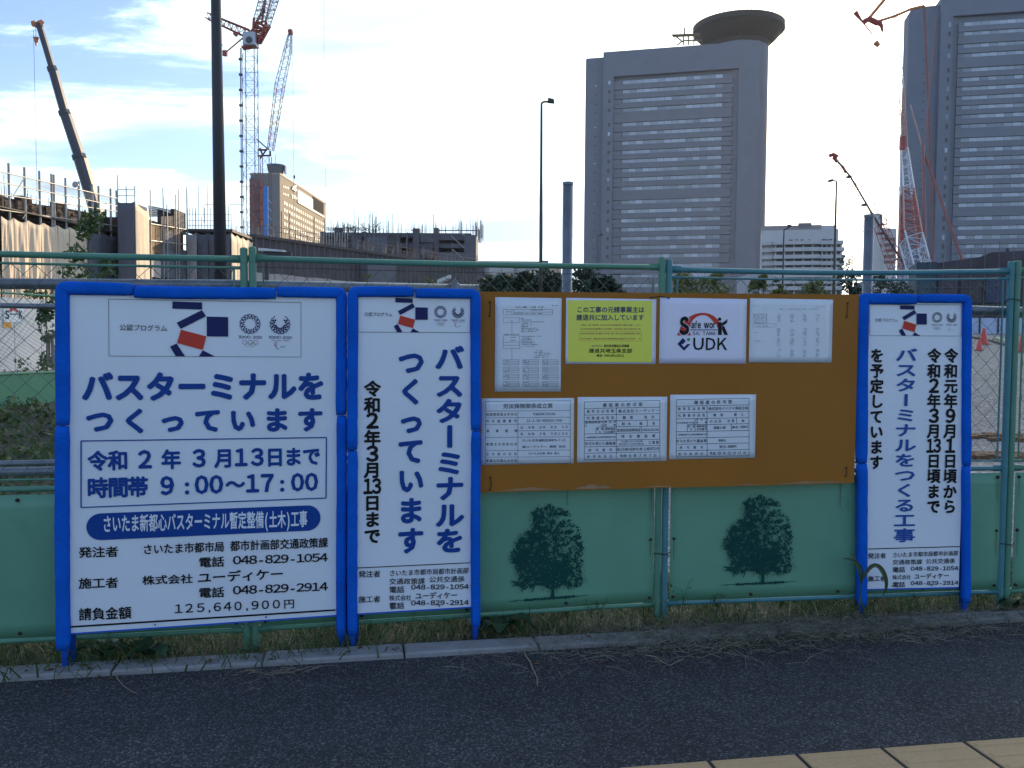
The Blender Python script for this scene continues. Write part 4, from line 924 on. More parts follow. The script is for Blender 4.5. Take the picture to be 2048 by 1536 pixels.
def hoarding():
    P0 = D(-160, 650, 27.05); P1 = D(300, 650, 37.7); pl = Pl((P0.x, P0.y), (P1.x, P1.y)); root = thing('hoarding', 'white site hoarding wall beyond the left fence, with a Safe work sign on it', 'hoarding', pl.M)
    yt = pl.uv(60, 598)[1]; n = 9; w = pl.L/n
    for i in range(n): MB().box(i*w+.015, (i+1)*w-.015, .25, yt, -.05, 0).build('panel', M_hoard, root)
    MB().box(0, pl.L, 0, .25, -.2, .12).build('base_beam', M_conc, root)
    r2 = thing('safety_sign', 'white square sign with red arc and black S and K on the hoarding', 'sign', pl.M)
    q = lambda x, y: pl.uv(x/5.91, 540+y/5.91)
    a = q(40, 615); b = q(268, 452); MB().box(a[0], b[0], a[1], b[1], .005, .02).build('plate', M_paper, r2)
    def big(s, x0, x1, y0, y1, mm, bd, z):
        vs, fs = glyph(s, bd); xs = [v[0] for v in vs]; ys = [v[1] for v in vs]; a = q(x0, y1); c = q(x1, y0)
        mb = MB(); mb.add([(a[0]+(x-min(xs))/(max(xs)-min(xs))*(c[0]-a[0]), a[1]+(y-min(ys))/(max(ys)-min(ys))*(c[1]-a[1]), z+q_) for x, y, q_ in vs], fs); mb.build('lettering', mm, r2)
    big('S', 56, 102, 478, 580, M_black, .04, .03); big('K', 218, 255, 478, 580, M_black, .04, .03)
    for i, ch in enumerate('afewor'): big(ch, 112+i*17, 127+i*17, 512, 532, M_black, .03, .03)
    mb = MB(); c = q(158, 520); s = q(200, 500)[0]-q(100, 500)[0]; ring(mb, *c, .36*s, .58*s, .028, 25, 155, 20); mb.build('print_shape', M_red, r2)
    r3 = thing('small_sign', 'small orange sign under the white safety sign on the hoarding', 'sign', pl.M)
    a = q(35, 685); b = q(130, 618); MB().box(a[0], b[0], a[1], b[1], .005, .02).build('plate', mat('orange_plate', (.65, .32, .03), .5), r3)
hoarding()
sheet('road', [(-60, 24.5, .004), (-4, 24.5, .004), (-2, 30.5, .004), (-70, 30.5, .004)], M_asph)
sheet('pavement', [(-60, 30.6, .01), (-2, 30.6, .01), (-2, 32.6, .01), (-70, 32.6, .01)], mat('pale_paving', (.50, .44, .36), .8, .1))
sheet('pavement', [(-60, 21.0, .01), (-4, 21.0, .01), (-4, 24.4, .01), (-70, 24.4, .01)], mat('grey_paving', (.30, .30, .31), .8, .1))

def leaves(mb, c, rad, n, size, rnd, squash=1.0):
    for _ in range(n):
        while True:
            p = Vector((rnd.uniform(-1, 1), rnd.uniform(-1, 1), rnd.uniform(-1, 1)))
            if p.length < 1: break
        p = Vector((p.x*rad[0], p.y*rad[1], p.z*rad[2]))+c; s = size*rnd.uniform(.6, 1.3)
        a = Vector((rnd.gauss(0, 1), rnd.gauss(0, 1), rnd.gauss(0, .8))).normalized(); b = a.cross(Vector((rnd.gauss(0, 1), rnd.gauss(0, 1), rnd.gauss(0, 1)))).normalized()
        mb.quad(tuple(p-a*s*.5), tuple(p+b*s*.28), tuple(p+a*s*.5), tuple(p-b*s*.28))
def tree(label, px, py, Y, h, w, m, n=26, leafn=60, leaf=.10, trunk=.05, seed=1, group=None, kind='round', bare=.15, name='tree', cat='tree', z0=0.0):
    """px,py: the top of the crown as seen; Y metres ahead; h,w crown height and width in metres"""
    rnd = random.Random(seed); top = D(px, py, Y); root = thing(name, label, cat, (top.x, Y, z0), group); H = top.z-z0
    tk = MB(); tk.tube([(0, 0, 0), (rnd.uniform(-.02, .02)*H, 0, H*.45), (rnd.uniform(-.02, .02)*H, 0, H*.94)], trunk, 7, r2=trunk*.25)
    cr = MB()
    for i in range(n):
        t = rnd.random()
        if kind == 'round': rr = math.sin(math.pi*min(1, .12+t*.86))**.6; zz = H-h+h*t
        elif kind == 'pine': rr = (1-t)*.95+.08; zz = H-h+h*t
        else: rr = .55+.3*math.sin(t*9+seed); zz = H-h+h*t
        a = rnd.uniform(0, 6.28); r = w/2*rr*rnd.uniform(.35, 1.0); c = Vector((math.cos(a)*r, math.sin(a)*r, zz)); s = w*rnd.uniform(.10, .2)
        tk.tube([(0, 0, max(.1, zz-abs(r)*.6-.1*h)), tuple(c*.6+Vector((0, 0, zz-abs(r)*.2))*.4), tuple(c)], trunk*.22, 4, r2=trunk*.08)
        leaves(cr, c, (s, s, s*(.35 if kind == 'pine' else .75)), leafn, leaf, rnd)
    tk.build('trunk', M_bark, root, smooth=True); cr.build('crown', m, root)
    return root
# saplings with stakes near the left
tree('slender sapling with sparse green leaves rising behind the large sign', 176, 420, 13.5, 2.3, .95, M_leafA, 42, 42, .085, .022, 3, 'staked saplings by the site', kind='col')
tree('sapling with wooden stakes seen through the mesh at far left', 90, 582, 15.5, 1.3, .85, M_leafA, 22, 34, .08, .02, 5, 'staked saplings by the site', kind='col')
def stakes():
    o = thing('tree_stakes', 'wooden support stakes with a crossbar round the far left sapling', 'stake', D(98, 700, 15.3)*1)
    b = D(98, 700, 15.3); L = lambda x, y: D(x, y, 15.3)-b
    for k, (a, c) in enumerate((((97, 665), (97, 735)), ((104, 668), (107, 740)))): MB().tube([L(*a), L(*c)], .028, 8).build('stake', mat('stake_wood', (.25, .20, .14), .8), o)
    MB().tube([L(90, 671), L(114, 670)], .028, 8).build('crossbar', mat('stake_wood', (.25, .20, .14), .8), o)
stakes()
def hedge(label, x0, x1, y, Y, h, seed, m=None, d=.8):
    rnd = random.Random(seed); a = D(x0, y, Y); b = D(x1, y, Y); root = thing('hedge', label, 'hedge', (a.x, Y, 0)); mb = MB(); tw = MB(); n = int((b.x-a.x)/.14)
    for i in range(n):
        x = (b.x-a.x)*i/n; hh = (a.z if h is None else h)*rnd.uniform(.7, 1.05)
        tw.tube([(x, 0, 0), (x+rnd.uniform(-.1, .1), rnd.uniform(-.1, .1), hh*.8)], .008, 3)
        for _ in range(3): leaves(mb, Vector((x+rnd.uniform(-.2, .2), rnd.uniform(-d/2, d/2), hh*rnd.uniform(.3, .95))), (.16, .16, .14), 34, .07, rnd)
    mb.build('foliage', m or M_leafA, root); tw.build('twig', M_bark, root)
hedge('low clipped green hedge beyond the inner fence at far left', -60, 170, 716, 14.5, 1.05, 3)
def bank():                             # rough weedy rise between the two fences
    rng = random.Random(4); nx, ny = 60, 24; vs = []; fs = []
    for j in range(ny+1):
        for i in range(nx+1):
            x = -9+9*i/nx; y = 5.2+6.5*j/ny; z = .0+.62*min(1, max(0, (y-6.8)/2.6))*min(1, max(0, (-.8-x)/1.5))+rng.uniform(0, .045); vs.append((x, y+.18*(x+9)*.3, z-.03))
    for j in range(ny):
        for i in range(nx): a = j*(nx+1)+i; fs.append((a, a+1, a+nx+2, a+nx+1))
    MB().add(vs, fs).build('earth_bank', M_soil, None, smooth=True, kind='structure')
    mb = MB()
    for _ in range(1700):
        x = rng.uniform(-8, -1.5); y = rng.uniform(5.6, 9.8); z = .62*min(1, max(0, (y-6.8-.18*(x+9)*.3)/2.6)); leaves(mb, Vector((x, y, z+.05)), (.12, .12, .08), 5, .075, rng)
    tag(mb.build('ground_cover', M_leafA, None, kind='stuff'), 'rough green weeds covering the bank behind the left fence', 'weeds')
bank()

# ---------------------------------------------------------------- building site at the left
M_net = mat('brown_netting', (.072, .064, .070), .8, .3, .6)
M_shtr = mat('formwork_brown', (.052, .034, .026), .85, .4, .8, dirt=(.12, .062, .034), ds=.5, dth=.64)
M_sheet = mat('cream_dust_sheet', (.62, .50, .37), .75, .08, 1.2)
M_grey_shaded = mat('grey_shaded_sheet', (.105, .11, .135), .85, .1, .9)  # shaded copy of the dust sheet, shade put in the colour; also grey panels
M_lgs = mat('light_grey_sheet', (.36, .33, .32), .85, .08, .8)
M_steel = mat('scaffold_steel', (.34, .33, .32), .5, .15, 5, metal=.3)
M_psteel = mat('dull_pole_steel', (.12, .12, .135), .6, .15, 5)
M_dsteel = mat('dark_rebar', (.055, .048, .05), .7, .2)
def rebars(mb, pl, x0, x1, y, n, h, rnd, r=.02, z=(-1.5, 0)):
    for _ in range(n):
        x = rnd.uniform(x0, x1); hh = h*rnd.uniform(.4, 1); zz = rnd.uniform(*z); mb.tube([(x, y-.3, zz), (x+rnd.uniform(-.03, .03), y+hh, zz)], r, 3, cap=False)
def fold_sheet(root, x0, x1, y0, y1a, y1b, m, seed, amp=.16, z=.05, nx=26, ny=20, name='dust_sheet'):
    rnd = random.Random(seed); vs = []; fs = []; ph = [rnd.uniform(0, 6.28) for _ in range(5)]
    for j in range(ny+1):
        for i in range(nx+1):
            u, v = i/nx, j/ny; top = y1a+(y1b-y1a)*u; sag = .42*math.sin(math.pi*u)*(v**6)
            y = y0+(top-y0)*v-sag*.55
            dd = 1-v; rad = math.sin(u*7+dd*4.5+ph[0])*.5+math.sin(u*17-dd*8+ph[1])*.32+math.sin(u*29+dd*12+ph[3])*.16+math.sin(u*4+ph[2]+dd*9)*.3
            zz = z+amp*rad*(.25+dd*.9)*math.sin(math.pi*(u*.94+.03))**.5+.10*math.sin(math.pi*u)
            vs.append((x0+(x1-x0)*u, y, zz))
    for j in range(ny):
        for i in range(nx): a = j*(nx+1)+i; fs.append((a, a+1, a+nx+2, a+nx+1))
    mb = MB(); mb.add(vs, fs); o = mb.build(name, m, root, smooth=True); s = o.modifiers.new('t', 'SOLIDIFY'); s.thickness = .02; s.offset = -1; return o
def left_wing():
    P0 = D(0, 600, 60); P1 = D(235, 600, 74.5); pl = Pl(P0, P1); root = thing('construction_building', 'unfinished building wing at far left, hung with cream dust sheets under scaffold poles', 'building', pl.M)
    q = lambda x, y: (x/8.533, 320+y/8.533)
    u = lambda x, y: pl.uv(*q(x, y)); xe = pl.uv(235, 500)[0]; x0 = -24.0
    tops = [u(0, 480), u(400, 640), u(870, 750), u(1310, 810), u(1680, 880), u(2000, 950)]
    h0 = tops[0][1]
    mb = MB(); mb.prism([(x0, 0), (xe, 0)]+[(t[0], t[1]) for t in reversed(tops)]+[(x0, h0)], -12, -1.2); mb.build('wall', M_shtr, root)
    for k in range(34):                  # formwork boards
        x = x0+(xe-x0)*k/34; hh = 8.2 if x > 0 else h0-.6
        MB().box(x+.04, x+(xe-x0)/34-.04, .5, min(h0, tops[-1][1])-.25-.15*(k % 3), -1.2, -1.12+.03*(k % 2)).build('formwork_board', M_shtr, root)
    for x, y in ((760, 630), (1340, 740)):
        a = u(x-50, 760); b = u(x+60, y); MB().box(a[0], b[0]+.4, a[1]-.5, b[1], -2.2, -1.6).build('formwork_heap', M_shtr, root)
    rnd = random.Random(6)
    poles = [(145, 55), (415, 125), (670, 185), (875, 240), (915, 250), (1115, 305), (1345, 365), (1570, 415), (1680, 445), (1885, 490), (1985, 520)]
    bot = lambda x: u(x, 955+x*.163)
    for x, y in poles:
        t = u(x, y); MB().tube([(t[0], 1.0, 0), (t[0], t[1], 0)], .085, 8).build('scaffold_pole', M_steel, root)
    for k in range(1, 14): MB().tube([(-k*1.75, 1, 0), (-k*1.75, u(145, 55)[1], 0)], .085, 8).build('scaffold_pole', M_steel, root)
    for y0, y1 in ((200, 660), (385, 790), (590, 880), (850, 1130)):
        a = u(0, y0); b = u(2000, y1); m_ = (b[1]-a[1])/(b[0]-a[0]); MB().tube([(x0, a[1], .1), (a[0], a[1], .1), (b[0], b[1], .1)], .045, 6).build('scaffold_rail', M_steel, root)
    for a, b in (((200, 610), (400, 290)), ((360, 1000), (430, 900)), ((1440, 760), (1500, 660))): MB().tube([(*u(*a), .12), (*u(*b), .12)], .035, 5).build('brace', M_steel, root)
    a = u(1345, 425); b = u(1275, 425); mb = MB(); mb.tube([(*a, .1), (*b, .1)], .03, 5); mb.tube([(b[0]+.35, b[1], .1), (b[0]-.1, b[1]+.02, .1)], .06, 10, r2=.26); mb.build('loudspeaker', M_steel, root)
    mb = MB()
    for a, b, y, h, n in ((0, 420, 620, 2.6, 60), (420, 650, 640, 1.6, 22), (1110, 1340, 800, 1.6, 24), (1780, 1990, 900, 1.1, 12)):
        rebars(mb, pl, u(a, 500)[0], u(b, 500)[0], u(a, y)[1]-.2, n, h, rnd, .022, (-7, -1.3))
    for i in range(26):
        x = rnd.uniform(u(20, 300)[0], u(410, 300)[0]); y = u(200, rnd.uniform(290, 560))[1]; mb.tube([(x, y, -3), (x+rnd.uniform(.4, 1.6), y+rnd.uniform(-.3, .3), -3.4)], .02, 3)
    tag(mb.build('rebar_cluster', M_dsteel, root), kind='stuff')
    mb = MB(); a = u(0, 200); b = u(2000, 660); c = u(2000, 790); d = u(0, 385)   # thin safety netting as fine strands
    for i in range(150):
        f = i/150; x = a[0]+(b[0]-a[0])*f; mb.tube([(x, d[1]+(c[1]-d[1])*f, .05), (x+.15, a[1]+(b[1]-a[1])*f, .05)], .007, 3, cap=False)
    tag(mb.build('net_strand', M_steel, root), kind='stuff')
    mb = MB(); mb.quad((a[0]-20, d[1], .02), (b[0], c[1], .02), (b[0], b[1], .02), (a[0]-20, a[1], .02)); mb.build('safety_net', mat('fine_net', (.22, .22, .22), .8, .1, alpha=.22), root)
    S = [0, 215, 470, 735, 970, 1170, 1480, 1740, 2000]
    for i in range(8):
        a = u(S[i], 955+S[i]*.163); b = u(S[i+1], 955+S[i+1]*.163); fold_sheet(root, a[0]+.02, b[0]-.02, .3, a[1], b[1], M_sheet if i < 6 else M_grey_shaded, i+3, .22 if i < 4 else .10)  # last two bays take the shaded copy, cast shadow put in the colour
    for i in range(7): fold_sheet(root, -(i+1)*3.2, -i*3.2-.04, .3, u(0, 955)[1], u(0, 955)[1], M_sheet, 30+i, .2, nx=12, ny=10)
    mb = MB(); mb.box(x0, xe, u(2000, 1270)[1]+.05, u(2000, 1270)[1]+.13, -1, .2); mb.build('scaffold_deck', M_dsteel, root)
left_wing()
def stair_tower():
    A = D(236, 500, 72); B = D(270, 500, 72); pl = Pl((A.x, 72), (B.x, 72)); root = thing('scaffold_tower', 'tall sheeted scaffold tower with one bright cream side, left of the street lamp pole', 'scaffold', pl.M)
    h = pl.uv(250, 403)[1]; W = pl.L
    MB().box(.05, W-.05, 0, h-.1, -2.6, -.05).build('core', M_grey_shaded, root)
    fold_sheet(root, 0, W, .2, h, h, M_grey_shaded, 50, .05, 0.0)  # unlit front: shade is in the sheet colour
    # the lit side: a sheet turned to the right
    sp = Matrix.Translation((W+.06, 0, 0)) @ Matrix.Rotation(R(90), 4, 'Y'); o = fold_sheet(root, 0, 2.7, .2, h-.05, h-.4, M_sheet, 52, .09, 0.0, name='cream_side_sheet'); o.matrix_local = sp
    mb = MB()
    for x in (.0, W/2, W): mb.tube([(x, h-.2, -.1), (x, h+(1.3 if x else 2.2), -.1)], .04, 6)
    for y in (h+.5, h+1.0): mb.tube([(0, y, -.1), (W, y, -.1)], .03, 5)
    mb.build('guard_rail', M_steel, root)
stair_tower()
def netted_wall():
    A = D(292, 500, 74.5); B = D(373, 500, 84); pl = Pl((A.x, A.y), (B.x, B.y)); root = thing('construction_building', 'brown netted building wing between the sheeted tower and the street lamp pole', 'building', pl.M)
    u = lambda x, y: pl.uv(200+x/6.827, 380+y/6.827); W = pl.L; ha = u(640, 380)[1]; hb = u(1160, 540)[1]
    mb = MB(); mb.prism([(0, 0), (W, 0), (W, hb), (0, ha)], -10, -.3); mb.build('wall', M_shtr, root)
    MB().box(0, .5, 0, ha-.1, -.3, .1).build('corner_board', mat('dark_wood', (.03, .018, .012), .8), root)
    for (x0, y0, x1, y1, m) in ((675, 480, 745, 900, mat('ochre_panel', (.20, .125, .06), .8, .2, 1)), (1015, 545, 1100, 820, mat('rust_panel', (.21, .085, .04), .8, .2, 1)), (850, 520, 1045, 800, M_grey_shaded), (690, 930, 825, 1180, M_lgs), (755, 500, 835, 860, mat('umber_panel', (.11, .065, .04), .8, .2, 1)), (830, 340, 1005, 520, M_net), (1010, 320, 1165, 560, M_net), (840, 830, 1180, 1180, M_grey_shaded)):
        a = u(x0, y1); b = u(x1, y0); MB().box(a[0], b[0], max(.2, a[1]), b[1], -.3, .04).build('panel', m, root)
    for y0, y1 in ((460, 540), (690, 745), (940, 960)): MB().tube([(*u(670, y0), .12), (*u(1165, y1), .12)], .05, 5).build('scaffold_rail', M_steel, root)
    rnd = random.Random(3)
    for x, y in ((655, 0), (830, -30), (885, 200), (1005, 60), (1040, -20), (1160, -10), (1275, 240)): a = u(x, y); MB().tube([(a[0], 2, .2), (a[0], a[1], .2)], .05, 6).build('scaffold_pole', M_steel, root)
    mb = MB(); a = u(620, 200); b = u(1000, 280); c = u(1000, 350); d = u(640, 370); n = 36
    for i in range(n):
        f = i/n; g = (i+3)/n; P = lambda f, v: ((d[0]+(c[0]-d[0])*f), (d[1]+(c[1]-d[1])*f)*(1-v)+(a[1]+(b[1]-a[1])*f)*v)
        mb.tube([(*P(f, 0), .1), (*P(min(1, g), 1), .1)], .022, 3, cap=False); mb.tube([(*P(min(1, g), 0), .1), (*P(f, 1), .1)], .022, 3, cap=False)
    rebars(mb, pl, u(1010, 0)[0], W, hb, 16, 1.2, rnd, .02)
    tag(mb.build('expanded_mesh_guard', M_dsteel, root), kind='stuff')
    # sheeted front with its shade put into the grey, then the lit cream return
    A2 = D(372, 500, 84); B2 = D(461, 500, 84); p2 = Pl((A2.x, 84), (B2.x, 84)); r2 = thing('scaffold_tower', 'wide shade-grey sheeted scaffold block behind the street lamp pole, cream sheets on its right side', 'scaffold', p2.M)
    v = lambda x, y: p2.uv(200+x/6.827, 380+y/6.827); h = v(1400, 580)[1]
    MB().box(.05, p2.L-.05, 0, h-.2, -6.9, -.1).build('core', M_grey_shaded, r2)
    n = 4
    for i in range(n): fold_sheet(r2, p2.L*i/n, p2.L*(i+1)/n-.03, .2, h, h-.02, M_grey_shaded if i else M_lgs, 60+i, .05, 0.0, nx=10, ny=10)
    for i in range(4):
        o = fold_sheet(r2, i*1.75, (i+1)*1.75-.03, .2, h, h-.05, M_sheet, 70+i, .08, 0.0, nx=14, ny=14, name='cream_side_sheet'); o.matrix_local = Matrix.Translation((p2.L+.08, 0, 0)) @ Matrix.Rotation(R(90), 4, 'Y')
    MB().box(-.2, p2.L+.2, h+.08, h+.35, -6.5, -.0).build('deck', M_dsteel, r2)
    mb = MB(); rnd = random.Random(12)
    for i in range(16):
        x = p2.L*i/15; mb.tube([(x, h, -.3), (x, h+rnd.choice((1.6, 2.0, 2.4, 4.5)), -.3)], .03, 5)
    for y in (h+.7, h+1.2, h+1.8): mb.tube([(0, y, -.3), (p2.L, y, -.3)], .025, 5)
    for x0 in (1.6, 4.0): mb.tube([(x0, h+1, -.5), (x0, h+2.6, -.5), (x0+.15, h+2.8, -.5), (x0+1.3, h+2.8, -.5), (x0+1.45, h+2.6, -.5), (x0+1.45, h+1, -.5)], .03, 5)
    mb.build('guard_rail', M_steel, r2)
netted_wall()
def long_wall():
    A = Vector((-27.4, 91, 0)); B = A+Vector((.508, .861, 0))*44; pl = Pl((A.x, A.y), (B.x, B.y)); root = thing('construction_building', 'long dark netted construction wall with a pale lower band, running back across the middle distance', 'building', pl.M)
    W = pl.L; top = 12.9; mid = 8.6
    MB().box(0, W, mid, top-.6, -8, 0).build('dark_net_wall', M_net, root); MB().box(0, W, 0, mid, -8, -.15).build('lower_wall', M_conc, root)
    n = 15
    for i in range(n): MB().box(W*i/n+.05, W*(i+1)/n-.05, .2, mid+.05*(i % 2), -.15, .12).build('pale_sheet', M_lgs, root)
    a = pl.uv(720, 560)[0]; b = pl.uv(777, 560)[0]; MB().box(a, b, 0, top-1.3, -1, 1.2).build('sheeted_pier', M_grey_shaded, root)
    MB().box(0, W, top-.62, top-.3, -8.2, .3).build('deck', M_dsteel, root)
    rnd = random.Random(5); k = 0
    for i in range(46):
        x = W*(i+.3*rnd.random())/46; MB().tube([(x, mid+.3, .2), (x, top+rnd.choice((.3, .8, 1.4, 2.6)), .2)], .05, 6).build('scaffold_pole', M_psteel, root)
    mb = MB(); rebars(mb, pl, 0, W, top, 150, 1.5, rnd, .03, (-7, 0))
    for y in (top+.3, top+.8): mb.tube([(0, y, .1), (W, y, .1)], .03, 4)
    tag(mb.build('rebar_cluster', M_dsteel, root), kind='stuff')
long_wall()
def mid_block():
    A = D(640, 500, 150); B = D(948, 500, 150); pl = Pl((A.x, 150), (B.x, 150)); root = thing('construction_building', 'low dark unfinished block with rebar on its roof, in the middle behind the fence rail', 'building', pl.M)
    u = lambda x, y: pl.uv(640+x/6.024, 430+y/6.024); W = pl.L; h = u(1500, 215)[1]
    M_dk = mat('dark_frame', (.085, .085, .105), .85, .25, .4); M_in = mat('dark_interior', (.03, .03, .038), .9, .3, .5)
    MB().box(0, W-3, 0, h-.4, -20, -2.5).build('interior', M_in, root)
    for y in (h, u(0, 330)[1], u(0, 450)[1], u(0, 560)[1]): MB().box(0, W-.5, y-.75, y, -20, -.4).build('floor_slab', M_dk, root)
    for a, b, t in ((0, 60, 200), (170, 250, 155), (370, 530, 250), (500, 560, 200), (1050, 1060, 210), (1120, 1195, 160), (1372, 1430, 155), (1740, 1880, 240), (925, 960, 225)):
        p = u(a, t); q = u(b, t); MB().box(p[0], q[0], 0, p[1], -2.4, 0).build('column', M_dk if a < 1700 else M_grey_shaded, root)
    for a, b, y0, y1, m in ((560, 810, 265, 480, M_grey_shaded), (820, 925, 240, 480, M_net), (360, 480, 250, 400, M_net), (1210, 1370, 260, 330, M_dk), (1430, 1740, 230, 300, M_dk), (1210, 1330, 400, 480, M_grey_shaded), (1340, 1420, 430, 520, mat('rust_panel', (.21, .085, .04), .8, .2, 1)), (1430, 1740, 450, 640, M_grey_shaded)):
        p = u(a, y1); q = u(b, y0); MB().box(p[0], q[0], p[1], q[1], -.8, -.1).build('panel', m, root)
    for a, b in (((1580, 250), (1740, 400)), ((1590, 410), (1740, 540)), ((1660, 170), (1740, 250))): MB().tube([(*u(*a), .1), (*u(*b), .1)], .08, 6).build('brace', M_steel, root)
    q = u(1955, 240); MB().box(W-.6, W+.3, 0, h-.3, -12, -.6).build('side_wall', mat('side_concrete', (.22, .19, .18), .85), root)
    rnd = random.Random(15); mb = MB()
    for a, b, n, hh in ((60, 380, 60, 3.2), (380, 620, 30, 4.4), (620, 1000, 26, 4.0), (1050, 1200, 14, 2.8), (1200, 1600, 18, 4.2), (1600, 1950, 26, 4.2), (1840, 1950, 22, 3)):
        rebars(mb, pl, u(a, 0)[0], u(b, 0)[0], h-.3, n, hh, rnd, .045, (-10, 0))
    for a, b, y in ((1100, 1130, 180), (1430, 1900, 182), (60, 560, 152), (60, 560, 175)): mb.tube([(*u(a, y), -.5), (*u(b, y), -.5)], .09, 5)
    for _ in range(40): x = rnd.uniform(*[u(v, 0)[0] for v in (100, 700)]); mb.tube([(x, h+rnd.uniform(0, 1), -1), (x+rnd.uniform(-1.5, 1.5), h+rnd.uniform(.5, 2.2), -1.5)], .045, 3)
    tag(mb.build('rebar_cluster', M_dsteel, root), kind='stuff')
    for i in range(11):
        x = u(20+i*32, 0)[0]; MB().tube([(x, u(0, 430)[1], .5), (x, u(0, 215)[1], .5)], .10, 6).build('scaffold_pole', M_steel, root)
mid_block()
# ---------------------------------------------------------------- towers far behind
M_tower = mat('tower_stone', (.175, .19, .23), .8, .06, .15)
M_tower2 = mat('tower_panel', (.19, .20, .23), .8, .06, .15)
M_slot = mat('tower_slot', (.10, .095, .10), .8, .1)
M_glass = mat('tower_glass', (.36, .41, .47), .3, .15, .3, rnd=.38, spec=.8)  # pale base stands in for light reflected by the glass
M_dish = mat('helipad_underside', (.035, .032, .032), .8, .15, .3)
def win_mesh(w, h, m, d=.12, nm='window'):
    mb = MB(); mb.box(.08, w-.08, .08, h-.08, -.2, d-.08); me = mb.mesh(nm); me.materials.append(m)
    return me
def gov_tower():
    A = D(1202, 500, 409); B = D(1512, 500, 392); pl = Pl((A.x, A.y), (B.x, B.y)); W = pl.L
    root = thing('office_tower', 'tall grey office tower with a round helipad dish on its roof', 'tower', pl.M)
    u = pl.uv; h = (u(1210, 104)[1]+u(1505, 82)[1])/2
    xl = u(1226, 300)[0]; xr = u(1463, 300)[0]; zt = (u(1242, 157)[1]+u(1440, 144)[1])/2; DEP = 30
    MB().box(0, W, 0, h, -DEP, -2.2).build('core', M_tower, root)
    MB().box(0, xl, 0, h, -2.2, 0).build('left_pier', M_tower, root); MB().box(xr+2.6, W, 0, h, -2.2, 0).build('right_pier', M_tower, root)
    MB().box(xl, xr+2.6, zt+1.2, h, -2.2, -.003).build('upper_wall', M_tower, root)
    MB().box(xr+.2, xr+2.6, 0, zt+1.2, -2.2, -1.4).build('slot_wall', M_tower2, root)
    # rows, top edge of each window strip as seen at px 1243
    rows = [160, 178.5, 197, 215.5, 244.5, 263, 281.5, 300, 318, 336.5, 354.5, 373, 400, 418.5, 437, 455, 473, 491, 508.5, 528, 547, 567, 586, 605]
    zz = [u(1243, y)[1] for y in rows]; w0 = u(1243, 300)[0]; w1 = u(1443, 300)[0]; ww = (w1-w0)/14; wh = 1.75
    me = win_mesh(ww, wh, M_glass)
    sp = None; rnd = random.Random(3)
    for i, z in enumerate(zz):
        z0 = z-wh
        nz = zz[i+1] if i+1 < len(zz) else z0-2.4
        gap = z0-nz
        MB().box(xl+.1, xr-.1, nz+.02, z0-.02, -2.2, -.7).build('spandrel', M_tower2, root)
        MB().box(w1+.1, xr+.3, z0-.6, z-.35, -2.0, -.5).build('end_block', M_tower2, root)
        MB().box(xl-.2, w0-.1, z0-.6, z-.35, -2.0, -.5).build('end_block', M_tower2, root)
        MB().box(xl-2.6, xl-1.5, z0+.1, z-.1, -.1, .06).build('side_window', M_slot if i % 5 else M_glass, root)
        for k in range(14):
            if i*14+k < 300: inst('window', me, root, (w0+k*ww, z0, -1.35))
    # left round stair wing, seen in front of the left end
    cx = u(1202, 500)[0]+1.0; r = 9.0
    hl = (u(1170, 113)[1]+u(1200, 110)[1])/2
    w_ = u(1168.5, 300)[0]; MB().prism([(w_, 0), (.5, 0), (.5, hl), (w_, hl)], -12, -3.2).build('left_wing', M_tower, root); MB().prism([(w_-.35, 0), (w_-.003, 0), (w_-.003, hl-.2), (w_-.35, hl-.2)], -11.5, -4).build('wing_edge', M_tower, root)
    for i, z in enumerate(zz): MB().box(-4.4, -3.4, z-1.2, z-.75, -3.4, -3.12).build('stair_slot', M_slot if i % 4 else M_glass, root)
    # right round tower with the dish
    c = D(1477, 55, 414); hz = c.z; inv = pl.M.inverted(); cl = inv @ Vector((c.x, c.y, 0))
    o = MB().lathe((0, 0, 0), [(14.0, 0), (14.0, hz-10.5)], 48).build('round_tower', M_tower, root, smooth=True); T = Matrix.Translation((cl.x, 0, cl.z)) @ Matrix.Rotation(R(-90), 4, 'X'); o.matrix_local = T
    o = MB().lathe((0, 0, 0), [(13.6, hz-11), (14.5, hz-8.5), (17.5, hz-6.0), (20.6, hz-2.6), (21.2, hz-2.2), (21.2, hz+.4), (20.2, hz+.5), (0, hz+.5)], 56).build('helipad_dish', M_dish, root, smooth=False); o.matrix_local = T
    mb = MB()
    for i in range(72):
        a = 2*math.pi*i/72; mb.tube([(math.cos(a)*20.8, math.sin(a)*20.8, hz+.4), (math.cos(a)*21.3, math.sin(a)*21.3, hz+1.5)], .10, 3)
        mb.tube([(math.cos(a)*14.6, math.sin(a)*14.6, hz-8.6), (math.cos(a)*21.3, math.sin(a)*21.3, hz-1.9)], .12, 3)
    mb.build('rim_spikes', M_dish, root).matrix_local = T
    mb = MB(); g = lambda x, y: (*u(x, y, -4), -4)
    for a, b in (((1343, 70), (1400, 68)), ((1352, 73), (1366, 84)), ((1366, 81), (1405, 81)), ((1364, 82), (1354, 91)), ((1367, 70), (1367, 90)), ((1377, 68), (1377, 90)), ((1388, 66), (1388, 90)), ((1369, 55), (1369, 68)), ((1345, 73), (1400, 71))): mb.tube([g(*a), g(*b)], .35, 5)
    mb.build('roof_gantry', mat('gantry_steel', (.14, .11, .05), .6), root)
gov_tower()
